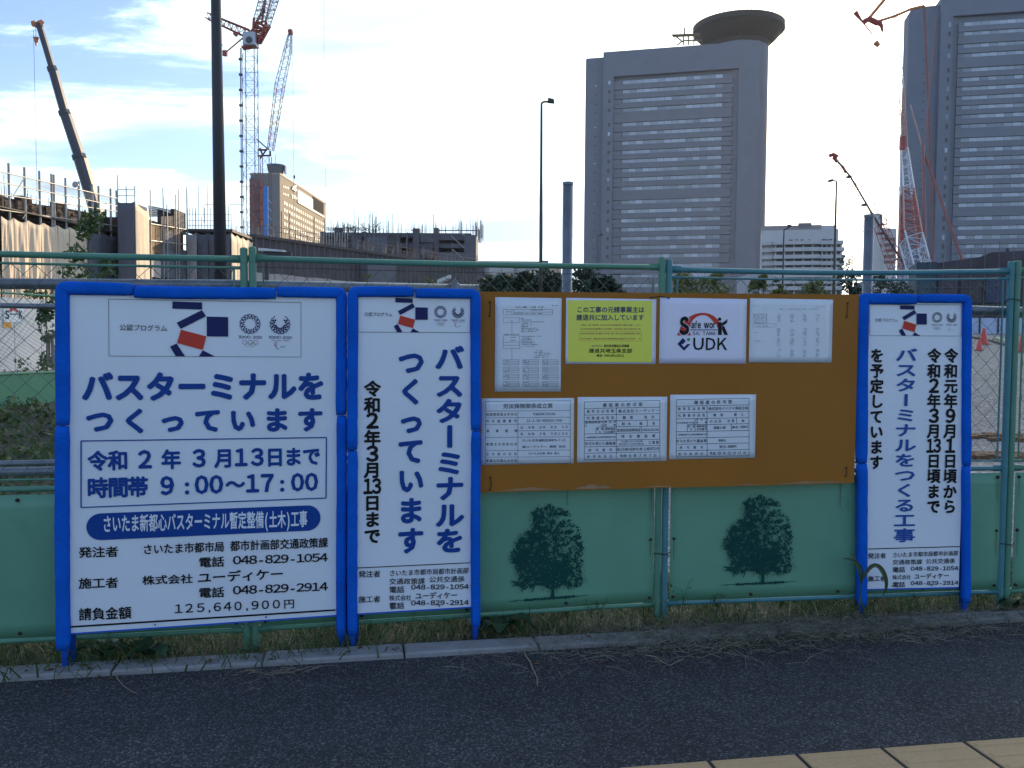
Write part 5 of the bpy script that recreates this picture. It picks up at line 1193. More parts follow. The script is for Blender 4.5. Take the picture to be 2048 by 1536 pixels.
def right_tower():
    A = D(1868, 500, 390); B = D(2048, 500, 382); pl = Pl((A.x, A.y), (B.x, B.y)); W = 78
    root = thing('office_tower', 'wide grey office tower rising out of the picture at the right edge', 'tower', pl.M)
    u = pl.uv; h = u(1900, -8)[1]; xl = u(1905, 300)[0]; w0 = u(1922, 300)[0]; zt = u(1922, 38)[1]
    MB().box(0, W, 0, h, -34, -2.4).build('core', M_tower, root); MB().box(0, xl-1.2, 0, h, -2.4, 0).build('left_pier', M_tower, root)
    MB().box(xl-1.2, W, zt+1.6, h, -2.4, -.003).build('upper_wall', M_tower, root); MB().box(xl-1.2, xl+1.0, 0, zt+1.6, -2.4, -1.6).build('slot_wall', M_tower2, root)
    rows = [43.5, 62.5, 87, 106, 135, 154, 172.5, 191, 210, 228.5, 247.5, 275, 295, 313.5, 331.5, 350, 369, 387, 405.5, 432.5, 451.5, 470, 488.5, 507, 527, 546, 566, 585]
    zz = [u(1922, y)[1] for y in rows]; ww = 3.5; wh = 1.75; me = win_mesh(ww, wh, M_glass); n = 10; cnt = 0
    for i, z in enumerate(zz):
        z0 = z-wh; nz = zz[i+1] if i+1 < len(zz) else z0-2.4
        MB().box(xl+1.1, W-2, nz+.02, z0-.02, -2.4, -.7).build('spandrel', M_tower2, root)
        MB().box(xl+1.0, w0-.1, z0-.5, z-.35, -2.2, -.5).build('end_block', M_tower2, root)
        MB().box(xl-3.2, xl-2.2, z0-.2, z+.1, -.1, .07).build('side_window', M_glass if i % 3 == 0 else M_slot, root)
        for k in range(n):
            inst('window', me, root, (w0+k*ww, z0, -1.4)); cnt += 1
        mb = MB()
        for k in range(n, int((W-2-w0)/ww)): mb.box(w0+k*ww+.08, w0+(k+1)*ww-.08, z0+.08, z-.08, -1.6, -1.35)
        mb.build('window_strip', M_glass, root, kind='stuff')
    r = 10.5; hl = u(1840, 8)[1]
    w_ = u(1813, 300)[0]; MB().prism([(w_, 0), (.5, 0), (.5, hl), (w_+1.5, hl), (w_, hl-2.5)], -13, -3.2).build('left_wing', M_tower, root)
    for i, z in enumerate(zz): MB().box(-6.2, -5.2, z-1.2, z-.75, -3.4, -3.12).build('stair_slot', M_slot, root)
right_tower()

# ---------------------------------------------------------------- hotel with the sunlit side
def hotel():
    A = D(561, 500, 275); B = D(652, 500, 333); pl = Pl((A.x, A.y), (B.x, B.y)); root = thing('hotel', 'beige hotel block with a sunlit windowed side and a sign high on its wall', 'building', pl.M)
    u = lambda x, y, z=0: pl.uv(500+x/9.6, 320+y/9.6, z); W = pl.L; h = u(590, 290)[1]
    Mw = mat('hotel_wall', (.125, .098, .074), .75, .04, .2); Mf = mat('hotel_front', (.24, .21, .20), .8, .04, .2); Mg = mat('hotel_window', (.50, .45, .36), .35, .1, .5, rnd=.12)  # window colour carries the warm sun reflection
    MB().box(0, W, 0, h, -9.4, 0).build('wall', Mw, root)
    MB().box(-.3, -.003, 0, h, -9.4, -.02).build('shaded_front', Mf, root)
    MB().box(-.4, W+.2, h, h+.5, -9.6, .15).build('parapet', mat('hotel_parapet', (.4, .33, .25), .7), root)
    MB().box(-1.4, -.31, 0, h-1.4, -9.4, -6.6).build('side_wing', mat('hotel_wing', (.17, .13, .125), .8), root)
    X0 = u(658, 825)[0]; X1 = u(1400, 1085)[0]; zr = [u(658, y)[1] for y in (825, 960, 1095, 1225, 1365)]
    wsp = (X1-X0)/18; hh = u(658, 790)[1]-u(658, 860)[1]; me = win_mesh(wsp*.62, hh, Mg, .2)
    for r_, z in enumerate(zr):
        for i in range(19): inst('window', me, root, (X0+wsp*i-wsp*.31, z-hh/2, 0))
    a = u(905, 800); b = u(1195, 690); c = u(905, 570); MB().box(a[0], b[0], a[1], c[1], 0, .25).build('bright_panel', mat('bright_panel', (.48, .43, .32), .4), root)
    d = u(1410, 975); e = u(1200, 700); MB().box(b[0]+.02, d[0], a[1]+.6, e[1], -2.0, .1).build('recess_shade', mat('recess_shade_paint', (.010, .010, .013), .9, spec=.1), root)  # not hollowed out: recess shade put into a near-black box
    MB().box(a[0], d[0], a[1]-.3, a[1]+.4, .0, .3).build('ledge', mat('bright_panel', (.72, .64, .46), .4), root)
    Ms = mat('sign_cream', (.85, .80, .66), .4)
    for row, y in ((0, 510), (1, 650)):
        for k in range(4): p = u(640+k*30, y+k*10); MB().box(p[0]-.3, p[0]+.3, p[1]-.35, p[1]+.35, 0, .15).build('vent', Ms, root)
    for pts in (((805, 510), (845, 485), (870, 490), (845, 545), (875, 575), (850, 610), (840, 580), (815, 590), (820, 560), (785, 570)),):
        mb = MB(); mb.prism([u(*p) for p in reversed(pts)], .05, .5); mb.build('wall_emblem', Ms, root)
    for i, ch in enumerate('ラフレ'):
        vs, fs = glyph(ch, .05); a = u(782+i*36, 725+i*10); s = (u(782, 645)[1]-u(782, 735)[1]); w = (u(890, 700)[0]-u(782, 700)[0])/3
        mb = MB(); mb.add([(a[0]+x*w, a[1]+y*s, .3+q_) for x, y, q_ in vs], fs); mb.build('lettering', Ms, root)
    # rooftop drum with mast, water tank
    M_drum = mat('roof_drum', (.10, .12, .13), .5, .1); c = D(552, 340, 283); cl = pl.M.inverted() @ Vector((c.x, c.y, 0)); T = Matrix.Translation((cl.x, 0, cl.z)) @ Matrix.Rotation(R(-90), 4, 'X')
    z0 = D(552, 352, 285).z; z1 = D(552, 333, 285).z
    MB().lathe((0, 0, 0), [(2.2, z0-3), (2.4, z0+.4), (3.0, z1), (0, z1)], 28).build('roof_drum', M_drum, root, smooth=False).matrix_local = T
    MB().tube([(0, 0, z1), (0, 0, z1+3.4)], .12, 5).build('mast', M_drum, root).matrix_local = T
    MB().box(-.75, .75, -3.3, -2.9, z0+.3, z1-.2).build('drum_panel', M_conc, root).matrix_local = T
hotel()

# ---------------------------------------------------------------- other distant buildings
def stepped_building():
    A = D(1500, 500, 205); B = D(1697, 500, 200); pl = Pl((A.x, A.y), (B.x, B.y)); root = thing('apartment_building', 'white stepped building with balcony bands between the two office towers', 'building', pl.M)
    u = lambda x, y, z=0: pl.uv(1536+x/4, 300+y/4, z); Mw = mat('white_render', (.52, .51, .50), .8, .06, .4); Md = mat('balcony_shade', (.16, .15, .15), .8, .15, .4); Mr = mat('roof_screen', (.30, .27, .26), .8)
    W = pl.L; h = u(0, 635)[1]
    MB().box(u(-42, 600)[0], u(575, 600)[0], 0, h, -9, -2).build('wall', Mw, root)
    MB().box(u(-42, 600)[0], u(450, 600)[0], h, u(200, 580)[1], -9, -5).build('roof_screen', Mr, root)
    MB().box(u(450, 600)[0], u(575, 600)[0], h, u(500, 635)[1]+1.6, -9, -5).build('roof_block', Mw, root)
    mb = MB(); 
    for i in range(26): x = u(250+i*4.2, 600)[0]; mb.tube([(x, u(0, 620)[1], -2.2), (x, u(0, 580)[1], -2.2)], .08, 3)
    mb.build('roof_louvres', Mr, root)
    for k, y in enumerate((745, 800, 858, 910, 960, 1010, 1060, 1110)):
        z1 = u(300, y-18)[1]; z0 = u(300, y+12)[1]; zb = u(300, y+42)[1]
        for a, b, d in ((-42, 36, .3), (40, 410, 1.2), (415, 605, .2)):
            dx = 0 if b == 410 else 6*(k % 2)
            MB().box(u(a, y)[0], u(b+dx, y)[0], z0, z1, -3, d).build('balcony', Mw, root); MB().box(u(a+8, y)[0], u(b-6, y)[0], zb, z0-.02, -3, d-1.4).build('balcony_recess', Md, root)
            for j in range(5): x = u(a+14+(b-a)*j/5, y)[0]; MB().box(x, x+.35, zb, z0-.03, d-1.4, d-.9).build('balcony_pier', Mw, root)
    rnd = random.Random(2); mb = MB()
    for i in range(16): leaves(mb, Vector((u(rnd.choice((200, 210, 245, 290, 350, 430, 460, 480, 520, 560, 590)), 0)[0], u(0, 728)[1], -1)), (.5, .3, .5), 20, .35, rnd)
    tag(mb.build('terrace_shrubs', M_leafB, root), kind='stuff')
stepped_building()
def slim_block():
    A = D(1738, 500, 225); B = D(1806, 500, 225); pl = Pl((A.x, A.y), (B.x, B.y)); root = thing('apartment_building', 'slim white block with dark window bands behind the small red crane', 'building', pl.M)
    u = lambda x, y, z=0: pl.uv(1640+x/4.8, 280+y/4.8, z); Mw = MATS['white_render']; Md = MATS['balcony_shade']
    MB().box(u(520, 0)[0], u(600, 0)[0], 0, u(0, 700)[1], -4, 0).build('stair_core', Mw, root); MB().box(u(598, 0)[0], u(770, 0)[0], 0, u(0, 840)[1], -4, -.5).build('wall', Mw, root)
    MB().box(u(590, 0)[0], u(636, 0)[0], u(0, 838)[1], u(0, 703)[1], -4, -1).build('plant_room', Md, root)
    for y in (935, 990, 1045, 1100, 1155): MB().box(u(655, 0)[0], u(755, 0)[0], u(0, y+24)[1], u(0, y-4)[1], -.6, -.3).build('window_band', Md, root)
    mb = MB(); mb.truss((u(670, 0)[0], u(0, 830)[1], -8), (u(670, 0)[0], u(0, 715)[1], -8), 4.5, 4.5, 4, .12); mb.build('roof_frame', M_steel, root)
slim_block()
def low_block():
    A = D(930, 500, 180); B = D(1092, 500, 180); pl = Pl((A.x, A.y), (B.x, B.y)); root = thing('office_block', 'low grey office block with a row of windows behind the dark bushes', 'building', pl.M)
    u = lambda x, y: pl.uv(960+x/7.314, 500+y/7.314); M_lb = mat('grey_render', (.15, .15, .17), .8, .05, .4)
    MB().box(0, u(1000, 0)[0], 0, u(0, 160)[1], -14, 0).build('wall', M_lb, root)
    MB().box(u(1000, 0)[0]-1.4, u(1000, 0)[0], 0, u(0, 150)[1], -14, .4).build('end_wall', M_lb, root)
    for y0, y1 in ((310, 370), (440, 480)): MB().box(u(40, 0)[0], u(840, 0)[0], u(0, y1)[1], u(0, y0)[1], 0, .12).build('window_band', M_slot, root)
    me = win_mesh(2.6, 1.8, mat('blind_window', (.42, .42, .40), .4, .1, 1, rnd=.6), .3)
    for i in range(21): inst('window', me, root, (u(60+i*37, 0)[0], u(0, 362)[1], .05)); 
    for i in range(8): inst('window', me, root, (u(170+i*37, 0)[0], u(0, 475)[1], .05))
    A = D(1090, 500, 200); r2 = thing('apartment_building', 'small cream building beside the upright grey post, over the bushes', 'building', (A.x, 200, 0)); q = lambda x, y: D(960+x/7.314, 500+y/7.314, 200)-Vector((A.x, 200, 0))
    a = q(1000, 450); b = q(1190, 215); MB().box(a.x, b.x, 0, 12, 0, b.z).build('wall', mat('cream_render', (.62, .47, .32), .7), r2)
    for x0, x1, y0, y1 in ((1080, 1122, 218, 250), (1080, 1118, 330, 380), (1155, 1185, 330, 400), (1125, 1135, 215, 400)): a = q(x0, y1); b = q(x1, y0); MB().box(a.x, b.x, -.2, .1, a.z, b.z).build('window', M_slot, r2)
low_block()
def far_line():                         # low far buildings so the horizon does not end in bare ground
    rnd = random.Random(31)
    for i, (px, w, y, lab) in enumerate(((1560, 60, 545, 'low pale building behind the yellow-green shrubs, left of the pine'), (1500, 50, 548, 'low bluish building seen between the shrubs'), (1745, 70, 560, 'low grey building behind the pine tree'), (-60, 80, 470, 'grey building beyond the left edge'))):
        A = D(px, y, 260+i*15); o = thing('far_building', lab, 'building', (A.x, A.y, 0)); w_ = w*(260+i*15)/F
        MB().box(0, w_, 0, 16, 0, A.z).build('wall', mat('far_render_%s' % 'abcd'[i], [(.32, .33, .36), (.36, .38, .42), (.2, .2, .21), (.25, .24, .23)][i], .8, .06, .3), o)
        for r_ in range(3): MB().box(1, w_-1, -.15, 0, A.z*(.3+.2*r_), A.z*(.3+.2*r_)+1.3).build('window_band', M_slot, o)
far_line()

# ---------------------------------------------------------------- street lamps
M_pole = mat('dark_pole', (.034, .030, .034), .45, .1, 2)
M_pole2 = mat('brown_pole', (.05, .045, .03), .5, .1)
def big_pole():
    Y = 13.0; b = D(447, 900, Y); b.z = 0; t = D(430.5, 0, Y); t.x += (t.x-b.x)*.35; t.z += 4; root = thing('street_lamp', 'thick dark street lamp pole rising out of the top of the picture', 'street lamp', b)
    t = t-b; MB().tube([(0, 0, 0), tuple(t*.5), tuple(t)], .108, 28, r2=.052).build('pole', M_pole, root, smooth=True)
    MB().tube([(0, 0, 0), (0, 0, .25)], .17, 20).build('base', M_pole, root); MB().box(t.x-.9, t.x+.1, -.12, .12, t.z, t.z+.12).build('lamp_head', M_pole, root)
big_pole()
def lamp(label, pts, Y, r, arm, head='flat', m=None):
    b = D(*pts[0], Y); t = D(*pts[1], Y); b2 = Vector((b.x, Y, 0)); root = thing('street_lamp', label, 'street lamp', b2, 'slim street lamps in the distance'); m = m or M_pole2
    MB().tube([(0, 0, 0), tuple(t-b2)], r, 10, r2=r*.45).build('pole', m, root, smooth=True)
    e = D(*arm, Y)-b2; tt = t-b2; MB().tube([tuple(tt), (tt.x+(e.x-tt.x)*.2, 0, tt.z+.04), tuple(e)], r*.42, 6).build('arm', m, root)
    s = 1 if e.x > tt.x else -1; L = abs(e.x-tt.x)
    MB().prism([(e.x-s*L*.45, e.z-.03), (e.x+s*.05, e.z-.05), (e.x+s*.02, e.z+.06), (e.x-s*L*.45, e.z+.10)][::s], -.12, .12).build('lamp_head', m, root).matrix_local = Matrix.Rotation(R(90), 4, 'X')
    return root
lamp('tall slim street lamp with its arm to the right, left of the helipad tower', [(1082, 600), (1083, 206)], 30, .085, (1106, 203))
r_ = lamp('slim street lamp with its arm to the left, before the stepped white building', [(1667, 600), (1673, 363)], 45, .10, (1658, 362))
lamp('short dark street lamp before the stepped white building', [(1564, 600), (1568, 460)], 60, .10, (1581, 452), m=M_pole)
lamp('thin street lamp in front of the left wing of the helipad tower', [(1193, 600), (1195, 472)], 65, .055, (1204, 470), m=M_pole)
for lab, x0, y0, x1, y1, Y, xp in (('flat white-topped path lamp left of centre, above the fence rail', 520, 502, 570, 505, 17, 533), ('flat tilted pale lamp head above the middle notice', 876, 568, 901, 556, 12, 880)):
    a = D(x0, y0, Y); b = D(x1, y1, Y); o = thing('path_lamp', lab, 'lamp', (D(xp, y0, Y).x, Y, 0), 'flat topped path lamps'); w = o.location.x
    MB().prism([(a.x-w, a.z), (b.x-w, b.z), (b.x-w, b.z+.04), (a.x-w, a.z+.05)], -.12, .12).build('lamp_panel', mat('pale_metal', (.6, .6, .58), .4), o).matrix_local = Matrix.Rotation(R(90), 4, 'X')
    mb = MB(); mb.tube([(0, 0, 0), (0, 0, a.z-.02)], .045, 10); 
    if x0 == 520: mb.prism([(.0, a.z-.02), (.0, a.z-.32), (.1, a.z-.32), (.55, a.z-.02)], -.03, .03) if False else mb.box(-.05, .5, -.05, .05, a.z-.09, a.z-.015)
    mb.build('post', M_pole, o)

# ---------------------------------------------------------------- cranes
M_cred = mat('crane_red', (.36, .065, .05), .5, .15, .5); M_cwht = mat('crane_white', (.48, .49, .54), .5, .1, .5); M_corg = mat('crane_orange', (.55, .20, .07), .5, .1); M_cgrey = mat('crane_grey', (.055, .055, .07), .5, .1); M_cab = mat('crane_cable', (.10, .10, .11), .6)
def mobile_crane():
    Y = 78; root = thing('mobile_crane', 'telescopic crane boom raised steeply to the left above the sheeted building', 'crane', (D(196, 430, Y).x, Y, 0)); o = Vector(root.location)
    P = lambda x, y, z=Y: D(x, y, z)-o
    seg = [((196, 440), (158, 313), .95), ((158, 313), (128.5, 225), .80), ((128.5, 225), (104, 137), .66), ((104, 137), (78, 50), .48)]
    for k, (a, b, w) in enumerate(seg):
        A, B = P(*a), P(*b); d = (B-A).normalized(); s = Vector((d.z, 0, -d.x))*w/2; f = Vector((0, -w*.55, 0)); mb = MB()
        v = []
        for c in (A, B): v += [c-s+f*.4, c-s*.5+f, c+s*.5+f, c+s+f*.4, c+s-f, c-s-f]
        mb.add([tuple(p) for p in v], [(i, (i+1) % 6, 6+(i+1) % 6, 6+i) for i in range(6)]+[(5, 4, 3, 2, 1, 0), (6, 7, 8, 9, 10, 11)]); mb.build('boom_section', M_cgrey, root)
        MB().tube([tuple(B-d*.2), tuple(B+d*.15)], w*.66, 8).build('boom_collar', M_cgrey, root)
    mb = MB(); t = P(76, 46); mb.tube([tuple(P(67, 46)), tuple(P(73, 51)), tuple(P(82, 46))], .28, 6); mb.tube([tuple(P(66, 43)), tuple(P(69, 52))], .2, 6); mb.tube([tuple(P(80, 44)), tuple(P(83, 47))], .3, 6); mb.build('boom_head', M_corg, root)
    MB().tube([tuple(P(71, 52)), tuple(P(72, 76))], .02, 4).build('hoist_rope', M_cab, root); MB().tube([tuple(P(67, 60)), tuple(P(74, 385))], .018, 4).build('hoist_rope', M_cab, root)
    mb = MB(); mb.tube([tuple(P(72, 75)), tuple(P(72, 79)), tuple(P(72.5, 85))], .27, 8, r2=.14); mb.tube([tuple(P(72.5, 85)), tuple(P(72.5, 91))], .08, 6); mb.build('hook_block', M_corg, root)
    A = P(196, 440); MB().tube([tuple(A), (A.x+3.2, 0, 2.2)], .5, 8).build('boom_base', M_cgrey, root); MB().box(A.x-1, A.x+8, -1.4, 1.4, .6, 2.4).build('carrier_body', M_cgrey, root)
    for i in range(4): MB().tube([(A.x+.5+i*2, -1.5, .6), (A.x+.5+i*2, -1.0, .6)], .6, 14).build('wheel', M_wire, root)
mobile_crane()
def tower_crane(label, Y, mast, mw, nseg, seed, big=True):
    b = D(*mast[0], Y); t = D(*mast[1], Y); root = thing('tower_crane', label, 'tower crane', (t.x, Y, 0)); o = Vector((t.x, Y, 0)); P = lambda x, y, dy=0: D(x, y, Y+dy)-o
    k = Y/F; z1 = t.z; mb = MB(); mb.truss((0, 0, 0), (0, 0, z1), mw, mw, nseg, .075, .036, up=Vector((0, 1, 0))); mb.build('mast', mat('mast_paint', (.16, .10, .095), .6, .3, .3), root)
    red = MB(); z0 = D(mast[1][0], 358, Y).z
    if big:
        red.truss((.9, .6, z0-8), (.9, .6, z0), 1.6, 1.6, 6, .08, .06, up=Vector((0, 1, 0))); red.build('red_mast_section', M_cred, root)
        mb = MB(); mb.tube([(-mw/2-.25, -mw/2, 3), (-mw/2-.25, -mw/2, z1-.5)], .09, 5)
        for i in range(14): z = z1*(.3+.05*i); mb.box(-mw/2-.5, -mw/2+.1, -mw/2-.2, -mw/2+.2, z, z+.35)
        mb.build('ladder_run', M_cgrey, root)
        for x, y, w in ((496, 78, 0), (486, 92, 0)): pass
        mb = MB(); g = lambda *p: [tuple(P(*q)) for q in p]
        mb.tube(g((493, 93), (487, 97), (499, 70)), .35, 5); mb.tube(g((511, 92), (511, 85), (519, 78)), .3, 5); mb.tube(g((486, 96), (512, 92)), .4, 6); mb.build('slewing_frame', M_cred, root)
        a = P(502, 82); MB().box(a.x-1.0, a.x+1.1, -1.4, 1.0, a.z-1.0, a.z+1.1).build('machine_house', M_cwht, root); MB().tube([(a.x+.1, -1.45, a.z-.3), (a.x+.1, -1.3, a.z-.3)], .6, 10).build('winch', M_cgrey, root)
        mb = MB(); mb.truss(P(499, 69), P(415, 32, 1), 1.3, .9, 11, .11, .06); mb.build('counter_jib', M_cred, root)
        MB().tube(g((489, 73), (450, 106)), .13, 6).build('counterweight_arm', M_corg, root); a = P(450, 106); MB().box(a.x-.35, a.x+.35, -.3, .3, a.z-.5, a.z+.4).build('weight', M_cred, root)
        mb = MB(); mb.tube(g((449, 104), (438, 68)), .03, 3); mb.tube(g((452, 104), (439, 76)), .03, 3); mb.tube(g((473, 72), (487, 90)), .04, 3); mb.tube(g((478, 70), (490, 86)), .04, 3); mb.tube(g((442, 22), (460, -6)), .03, 3); mb.tube(g((488, 60), (510, -10)), .025, 3); mb.tube(g((648, -10), (648, 120)), .03, 3); mb.tube(g((651, 330), (652, 410)), .03, 3); mb.build('pendant_rope', M_cab, root)
        a = P(471, 68); MB().tube([(a.x, -.3, a.z), (a.x, .3, a.z)], .36, 12).build('sheave', M_cred, root)
        mb = MB(); mb.tube(g((500, 66), (526, 18)), .12, 5); mb.tube(g((503, 67), (529, 18)), .12, 5); mb.tube(g((526, 18), (533, -10)), .2, 6); mb.build('back_stay', M_cred, root)
        mb = MB(); mb.tube(g((511, 88), (517, 76)), .35, 6); mb.truss(P(513, 84), P(524, 44), 1.0, 2.2, 5, .24, .16, up=Vector((1, 0, 0))); mb.build('jib_foot', M_cred, root)
        mb = MB(); mb.truss(P(524, 44), P(541, -12), 2.2, 2.4, 7, .10, .06, up=Vector((1, 0, 0))); mb.build('jib', M_cwht, root)
        mb = MB(); mb.tube(g((523, 48), (531, 0)), .2, 5); mb.tube(g((530, 44), (543, -6)), .14, 5); mb.build('jib_chord', M_cred, root)
        for x, y in ((532.5, 27), (529, 37)): a = P(x, y); MB().tube([(a.x, -1.6, a.z), (a.x, -1.2, a.z)], .24, 10).build('sheave', M_cgrey, root)
    return root, P
tower_crane('tall red and grey tower crane just right of the thick lamp pole', 150, [(503, 520), (499.5, 94)], 2.1, 26, 1)
r2, P2 = tower_crane('smaller tower crane with a red and white jib, in front of the hotel', 165, [(531, 520), (531.5, 312)], 1.7, 14, 2, big=False)
def small_crane_top():
    g = lambda *p: [tuple(P2(*q)) for q in p]
    mb = MB()
    for a, b, r in (((520, 318), (536, 295), .16), ((516, 300), (534, 300), .2), ((540, 302), (541, 312), .2), ((513, 278), (538, 300), .12), ((520, 296), (526, 312), .18), ((516, 312), (542, 311), .18)): mb.tube(g(a, b), r, 5)
    mb.build('slewing_frame', mat('crane_dark_red', (.12, .04, .025), .6), r2)
    mb = MB(); mb.truss(P2(541, 300), P2(560, 170), 1.0, 1.5, 12, .07, .04, up=Vector((1, 0, 0))); mb.build('jib', M_corg, r2)
    mb = MB(); mb.truss(P2(560, 170), P2(575, 104), 1.5, 1.2, 6, .07, .04, up=Vector((1, 0, 0))); mb.truss(P2(575, 104), P2(580, 68), 1.2, .5, 3, .08, .05, up=Vector((1, 0, 0))); mb.build('jib_tip_section', M_cwht, r2)
    a = P2(581, 64); mb = MB(); mb.box(a.x-.3, a.x+.35, -.4, .4, a.z-.5, a.z+.4); mb.tube([(a.x, -.5, a.z), (a.x, .5, a.z)], .42, 10); mb.build('jib_head', M_cred, r2)
    MB().tube(g((585, 72), (588, 420)), .03, 3).build('hoist_rope', M_cab, r2); a = P2(588.5, 354); MB().tube([(a.x, 0, a.z-.3), (a.x, 0, a.z+.3)], .18, 8).build('hook_block', M_cgrey, r2)
small_crane_top()
def hoist():
    Y = 140; b = D(533, 520, Y); t = D(533, 373, Y); o = thing('construction_hoist', 'bright blue hoist column with white struts in front of the hotel', 'hoist', (b.x, Y, 0))
    MB().box(-.32, .32, -.3, .3, 0, t.z).build('blue_column', mat('hoist_blue', (.03, .22, .62), .5, .15, 1), o); mb = MB()
    for i in range(9): z = t.z-2-i*1.35; mb.tube([(.3, -.3, z), (.95, -.3, z-.7)], .06, 4)
    mb.build('strut', M_cwht, o)
hoist()
def crawler():
    root = thing('crawler_crane', 'large red and white lattice crane boom in front of the right tower', 'crane', (D(1845, 600, 112).x, 112, 0)); o = Vector(root.location); P = lambda x, y, Y: D(x, y, Y)-o
    up = Vector((1, 0, 0))
    B = [((1847, 605, 110), (1841, 548, 113), 2.0, 2.0, M_cred, 3), ((1841, 548, 113), (1822, 477, 120), 2.2, 2.3, M_cwht, 5), ((1822, 477, 120), (1815, 384, 136), 2.3, 1.6, M_cred, 9), ((1815, 384, 136), (1808, 300, 155), 1.6, 1.0, M_cwht, 9), ((1808, 300, 155), (1803, 180, 180), 1.0, .8, M_cred, 9), ((1803, 180, 180), (1790, 20, 215), .8, .7, M_cwht, 9)]
    for a, b, w0, w1, m, n in B:
        mb = MB(); mb.truss(P(*a), P(*b), w0, w1, n, .12 if w0 > 1.5 else .07, .07 if w0 > 1.5 else .04, up=up); mb.build('boom_section', m, root)
    for a, b, r in (((1872, 30, 150), (1848, 305, 135), .10), ((1846, 290, 132), (1850, 520, 122), .25), ((1821, 210, 150), (1846, 300, 132), .12), ((1846, 300, 132), (1926, 525, 120), .24)):
        MB().tube([tuple(P(*a)), tuple(P(*b))], r, 6).build('mast_strut', mat('crane_glare_red', (.25, .10, .09), .6), root)  # red paled in the colour to stand for sun glare
    mb = MB(); mb.tube([tuple(P(1806, 200, 180)), tuple(P(1805, 460, 122))], .06, 4); mb.tube([tuple(P(1800, 390, 135)), tuple(P(1813, 560, 115))], .05, 4); mb.tube([tuple(P(1783, 260, 150)), tuple(P(1806, 440, 125))], .04, 3); mb.build('pendant_rope', M_cab, root)
    a = P(1806, 285, 150); MB().box(a.x-.5, a.x+.3, -.4+38, .4+38, a.z-1.2, a.z+1.0).build('sheave_box', M_cred, root)
    r2 = thing('crawler_crane', 'second slender crane boom leaning left, ending in a small red head above a street lamp', 'crane', (D(1850, 600, 130).x, 130, 0)); o2 = Vector(r2.location); Q = lambda x, y, Y=130: D(x, y, Y)-o2
    mb = MB(); mb.truss(Q(1818, 598), Q(1797, 545), 3.0, 2.4, 4, .12, .08); mb.build('white_boom_section', M_cwht, r2)
    mb = MB(); mb.truss(Q(1797, 545), Q(1757, 440), 1.8, 1.4, 9, .06, .04); mb.build('red_boom_section', mat('crane_pale_red', (.38, .10, .08), .5), r2)
    MB().tube([tuple(Q(1812, 535)), tuple(Q(1752, 440)), tuple(Q(1700, 352)), tuple(Q(1668, 314))], .15, 5).build('boom_chord', M_cgrey, r2)
    mb = MB(); mb.truss(Q(1757, 440), Q(1672, 318), 1.5, .8, 14, .035, .025); mb.build('upper_boom', M_cgrey, r2)
    mb = MB(); mb.tube([tuple(Q(1659, 312)), tuple(Q(1666, 309)), tuple(Q(1675, 314))], .32, 6); mb.tube([tuple(Q(1666, 314)), tuple(Q(1675, 324))], .25, 6); mb.tube([tuple(Q(1685, 333)), tuple(Q(1692, 346))], .22, 5); mb.build('boom_head', M_cred, r2)
    for x, y in ((1699, 354), (1729, 410), (1762, 467)): a = Q(x, y); MB().box(a.x-.4, a.x+.25, -.3, .3, a.z-.15, a.z+.15).build('pulley', M_cgrey, r2)
    r3 = thing('crane_jib', 'orange-red crane arms meeting in a knot high at the top right', 'crane', (D(1820, 600, 150).x, 150, 0)); o3 = Vector(r3.location); S = lambda x, y, Y=150: D(x, y, Y)-o3
    T = lambda *p: [tuple(S(*q)) for q in p]
    mb = MB(); mb.tube(T((1735, 40), (1775, -8)), .30, 6); mb.build('upper_arm', M_corg, r3); mb = MB(); mb.tube(T((1758, 42), (1790, 32), (1822, 18), (1848, 12)), .24, 6); mb.build('lower_arm', M_corg, r3)
    mb = MB(); mb.tube(T((1729, 43), (1738, 38), (1755, 46), (1762, 44)), .5, 6); mb.tube(T((1757, 44), (1763, 52), (1765, 64)), .5, 6, r2=.15); mb.build('knuckle', M_cred, r3)
    mb = MB(); mb.tube(T((1710, 24), (1718, 35), (1729, 49)), .45, 5, r2=.1); mb.tube(T((1729, 49), (1744, 68)), .12, 5); mb.build('pointer_arm', M_cred, r3); mb = MB(); mb.tube(T((1750, 84), (1758, 92)), .5, 6, r2=.35); mb.tube(T((1744, 68), (1752, 84)), .04, 3); mb.build('hook_block', M_corg, r3)
    MB().tube([tuple(S(1848, 12)), tuple(S(1862, 330)), tuple(S(1866, 620))], .20, 6).build('mast', mat('crane_glare_red', (.25, .10, .09), .6), r3)  # same glare-paled red as the mast struts
crawler()

